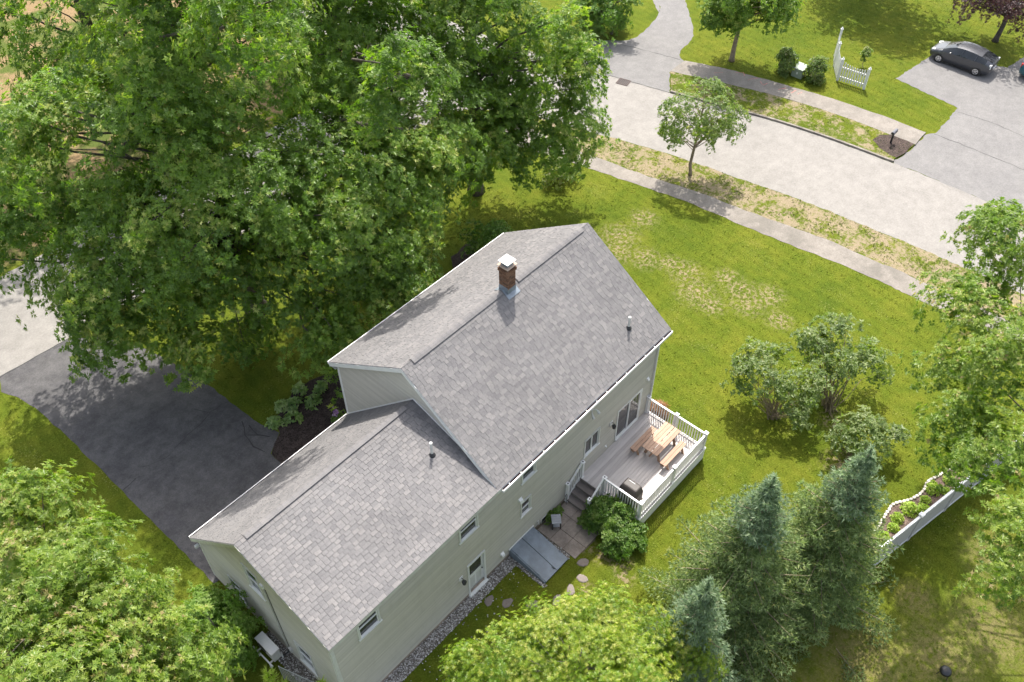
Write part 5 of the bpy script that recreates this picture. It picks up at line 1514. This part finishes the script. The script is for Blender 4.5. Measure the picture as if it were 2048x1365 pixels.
# --- shrubs near the house
tree('evergreen_shrub', (-9.0,5.2), 3.4, [(-8.95,5.3,1.7,1.15,1.3,1.45),(-9.2,4.5,1.3,.95,.9,1.1),(-8.9,6.2,1.3,.9,.9,1.1)], 'dense dark green shrub against the wing gable', 'shrub', 'shrub_bright', leaf='kite', n_bough=150, per=60, br=.30, size=.085, nleaf=5, seed=51, trunk_r=.06, tint0=.6, inner=.15, r0=.02)
tree('broad_shrub', (4.35,-2.35), 1.7, [(4.45,-2.2,.75,.75,.85,.72),(4.15,-1.6,.75,.5,.45,.55),(4.25,-3.2,.55,.7,.55,.55),(3.75,-2.7,.45,.5,.5,.45)], 'leafy green shrub at the deck corner beside the stairs', 'shrub', 'shrub', leaf='kite', n_bough=130, per=42, br=.24, size=.105, nleaf=5, seed=52, trunk_r=.04, tint0=.5, inner=.15, r0=.015, tipfrac=.06)
tree('round_shrub', (39.35,10.25), 1.7, [(39.4,10.25,.85,.62,.62,.85)], 'round shrub on the left side of the utility cabinet', 'shrub', 'street_leaf', leaf='kite', n_bough=60, per=34, br=.26, size=.10, nleaf=5, seed=53, trunk_r=.04, r0=.015)
tree('round_shrub', (39.75,8.25), 1.7, [(39.8,8.25,.85,.62,.62,.85)], 'round shrub on the right side of the utility cabinet', 'shrub', 'street_leaf', leaf='kite', n_bough=60, per=34, br=.26, size=.10, nleaf=5, seed=54, trunk_r=.04, r0=.015, tipfrac=.1)
tree('sapling', (43.4,6.6), 1.5, [(43.4,6.6,1.05,.28,.28,.35)], 'small sapling inside the picket fence corner', 'tree', 'street_leaf', leaf='kite', n_bough=14, per=20, br=.2, size=.12, nleaf=4, seed=55, trunk_r=.02, bark='bark_pale', r0=.012, tint0=.6)
tree('flowering_shrub', (20.6,13.9), 1.8, [(20.6,13.9,.8,1.2,.9,.8)], 'pale green shrub under the oak with the bare trunk', 'shrub', 'street_leaf', leaf='kite', n_bough=40, per=30, br=.32, size=.10, nleaf=4, seed=56, trunk_r=.04, r0=.015, tint0=.7, tipfrac=.15)
tree('rusty_shrub', (10.35,-.15), .8, [(10.35,-.2,.4,.32,.38,.34)], 'small rust brown shrub behind the far deck railing', 'shrub', 'rust', leaf='blade', n_bough=24, per=22, br=.2, size=.2, nleaf=5, seed=57, trunk_r=.02, r0=.01, width=1.4)
tree('wall_weed', (3.25,-.22), .6, [(3.2,-.2,.26,.42,.15,.22)], 'leafy green weeds growing against the wall behind the side table', 'plant', 'shrub', leaf='kite', n_bough=26, per=16, br=.14, size=.085, nleaf=4, seed=58, trunk_r=.01, r0=.008, tint0=.7)
tree('corner_shrub', (13.0,12.2), 2.8, [(12.8,12.0,1.5,1.2,1.3,1.2)], 'shrub in the mulch behind the far front roof corner', 'shrub', 'shrub', leaf='kite', n_bough=50, per=45, br=.42, size=.13, nleaf=5, seed=59, trunk_r=.04, r0=.02, tint0=.45)
tree('understory_bush', (.2,16.2), 3.2, [(.3,16.0,1.5,1.3,1.2,1.1)], 'small dark tree in the shade under the largest oak', 'shrub', 'shrub', leaf='kite', n_bough=40, per=40, br=.4, size=.12, nleaf=4, seed=60, trunk_r=.05, r0=.02, tint0=.6)

# --- perennials in the fence bed, hostas in the front bed
def clump(name, x, y, z, r, h, mat, leaf, n, nleaf, size, label, cat, seed, group=None, width=1.0, tint0=.5):
    rng = np.random.default_rng(seed)
    t = thing(name, (x,y,z), label, cat, group)
    a = rng.uniform(0,6.28,n); q = np.sqrt(rng.random(n))
    P = np.stack([x + r*q*np.cos(a), y + r*q*np.sin(a), z + h*(1-q**2)*rng.uniform(.5,1.05,n) + .02], 1)
    D = unit(np.stack([q*np.cos(a)*.9, q*np.sin(a)*.9, np.full(n,.8)],1))
    V, F, T = foliage(P, D, leaf, nleaf, size, rng, spread=(35,85), droop=.25, tint=np.clip(rng.normal(tint0,.18,n),0,1), width=width)
    np_part('leaves', V, F, M[mat], t, T)
    mb = MB()
    for k in range(5):
        an = k*1.26; mb.tube([(x,y,z-.02),(x+.4*r*math.cos(an),y+.4*r*math.sin(an),z+h*.6)], [.012,.006], 4)
    part('stems', mb, M['bark_pale'], t)
    return t
PG = 'perennials in the fence bed'
perr = [(11.25,-10.72,.26,.32,'bushy perennial at the near end of the fence bed, partly behind the spruce'),(11.95,-10.82,.20,.24,'second perennial from the near end of the fence bed'),
        (12.45,-10.74,.24,.30,'third perennial from the near end of the fence bed'),(13.20,-10.95,.34,.34,'bushy yellow green perennial clump in the middle of the fence bed by the stone edge'),
        (13.55,-11.35,.30,.22,'low yellowish plant in the fence bed close to the white boards'),(14.05,-11.22,.17,.22,'small perennial right of the middle of the fence bed'),
        (14.75,-11.22,.29,.32,'largest round perennial in the fence bed'),(15.0,-11.65,.17,.22,'pale perennial close to the fence post in the bed'),
        (15.65,-11.52,.22,.26,'second perennial from the oak end of the fence bed'),(16.40,-11.72,.19,.26,'perennial at the oak end of the fence bed'),(15.05,-11.12,.10,.12,'tiny seedling by the stone edge of the fence bed')]
for k,(x,y,r,h,lab) in enumerate(perr): clump('perennial', x, y, .02, r, h, 'perennial', 'kite', int(60*r/.25), 6, .11, lab, 'plant', 70+k, PG)
HG = 'hostas in the front bed'
hos = [(-1.35,12.2,.30,'hosta nearest the driveway edge in the front bed'),(-.65,11.75,.34,'second hosta from the driveway in the front bed'),(-.05,12.35,.32,'blue green hosta in the middle of the front bed'),(.55,11.85,.32,'hosta on the house side of the front bed'),(-.55,12.65,.24,'pale hosta on the lawn side of the front bed'),(.65,12.85,.28,'hosta under the low oak branches at the back of the front bed'),(1.35,12.2,.22,'smallest hosta close to the main wall')]
for k,(x,y,r,lab) in enumerate(hos): clump('hosta', x, y, .02, r, .36, 'hosta', 'strap', 20, 6, .24, lab, 'plant', 90+k, HG, width=2.2, tint0=[.45,.55,.3,.4,.8,.6,.5][k])
hy = clump('hydrangea', .75,10.1,.02,.42,.62,'shrub','kite',70,6,.12,'small bush with purple flowers at the inner house corner','shrub',105,tint0=.8)
rng_ = np.random.default_rng(106); n_ = 26
Pp = np.stack([.60+rng_.normal(0,.10,n_), 10.22+rng_.normal(0,.10,n_), .60+rng_.uniform(0,.10,n_)],1)
V, F, T = foliage(Pp, unit(rng_.normal(0,.4,(n_,3))+np.array([0,0,1.])), 'kite', 7, .06, rng_, tint=rng_.random(n_)); np_part('flowers', V, F, M['flower'], hy, T)

# ---------------------------------------------------------------- spruces
def spruce(base, H, R, label, seed, mat_top='spruce_blue', mat='spruce', dens=1.0, pw=.95):
    rng = np.random.default_rng(seed)
    t = thing('spruce_tree', (*base,0), label, 'tree', 'spruces at the rear of the lawn')
    bx, by = base
    mb = MB(); mb.tube([(bx,by,0),(bx,by,H*.3),(bx,by,H*.7),(bx,by,H*1.04)], [.15,.11,.055,.012], 8)
    P, D, S, TOP = [], [], [], []
    z = .5; tier = 0
    while z < H - .12:
        f = 1 - z/H
        L0 = (R*min(f**pw*1.05, 1.0) + .06)*(1.0 if tier % 2 == 0 else .72)
        nbr = 9 if f > .15 else 6
        for k in range(nbr):
            a = 2*math.pi*(k + rng.uniform(-.35,.35))/nbr + tier*.5; L = L0*rng.uniform(.62,1.22)
            dirh = np.array([math.cos(a), math.sin(a), 0])
            rise = .75 if f < .12 else (.40 - .5*f if f < .3 else .25-.42*f)
            p0 = np.array([bx,by,z + rng.normal(0,.05)])
            m = max(3, int(L*7.5*dens))
            sag = .16*L*f
            def pt(s): return p0 + dirh*L*s + np.array([0,0,L*rise*s - sag*math.sin(s*3.14)*.8 + .10*L*s*s*f])
            if f > .14 : mb.tube([pt(0),pt(.5),pt(.95)], [.016+.010*L,.010+.004*L,.004], 4, cap=False)
            side = np.array([-dirh[1],dirh[0],0])
            for i in range(m):
                s = (i+1)/m*1.0
                if s < .22 and f > .3 and rng.random() < .75: continue
                c = pt(s)
                wl = (.34*L*(1-s)**.8*(.4+s) + .08)
                for q in (-1,1):
                    nn = max(1, int(wl/.11*dens))
                    for j in range(nn):
                        u = (j+.6)/nn*wl
                        P.append(c + side*q*u + dirh*u*.55 + np.array([0,0,-.18*u + rng.normal(0,.025)]) + rng.normal(0,.02,3))
                        D.append(dirh*.8 + side*q*.8 + np.array([0,0,.25])); TOP.append(f)
                P.append(c); D.append(dirh + np.array([0,0,.2])); TOP.append(f)
        z += .16 + .16*f; tier += 1
    for k in range(34):
        P.append(np.array([bx,by,H-.45+k*.026]) + rng.normal(0,.045*(1-k/36),3)); D.append(np.array([0,0,1.])); TOP.append(0)
    P = np.array(P); D = unit(np.array(D) + rng.normal(0,.2,(len(P),3))); TOP = np.array(TOP)
    tint = np.clip(rng.normal(.45,.2,len(P)),0,1)
    hi = TOP < .30
    for sel, mt, nm in ((hi, mat_top, 'leader'), (~hi, mat, 'crown')):
        if sel.sum() == 0: continue
        V, F, T = foliage(P[sel], D[sel], 'blade', 6, .165, rng, spread=(15,70), droop=.08, tint=tint[sel], width=2.8)
        np_part(nm, V, F, M[mt], t, T)
    part('trunk', mb, M['bark_pale'], t, smooth=True, fix=False)
    return t
spruce((4.1,-7.8), 9.0, 3.35, 'spruce standing between the two other tall conifers, nearest the deck', 201)
spruce((7.0,-9.5), 9.0, 3.2, 'right spruce whose branches touch the white privacy fence', 202, mat_top='spruce_blue')
spruce((.35,-8.1), 8.2, 2.3, 'smaller blue green spruce beside the lime maple', 203, mat='spruce_blue')
# young pines poking up by the wire fence
for k,(x,y,h,lab) in enumerate([(-8.95,2.2,2.5,'left young pine top by the wire fence'),(-8.05,.45,2.9,'right young pine top by the wing corner')]):
    rng = np.random.default_rng(300+k)
    t = thing('young_pine', (x,y,0), lab, 'tree', 'young pines by the wing corner')
    mb = MB(); mb.tube([(x,y,0),(x,y,h)], [.04,.012], 6); part('trunk', mb, M['bark_pale'], t)
    P, D = [], []
    for i in range(90):
        f = rng.random(); a = rng.uniform(0,6.28); r = (1-f)*.55*rng.uniform(.2,1)+.02
        P.append((x+r*math.cos(a), y+r*math.sin(a), .4+f*(h-.4))); D.append((math.cos(a)*.6, math.sin(a)*.6, .9))
    V, F, T = foliage(np.array(P), np.array(D), 'blade', 7, .26, rng, spread=(5,45), droop=-.1, tint=rng.uniform(.4,1,90), width=1.3)
    np_part('needles', V, F, M['perennial'], t, T)
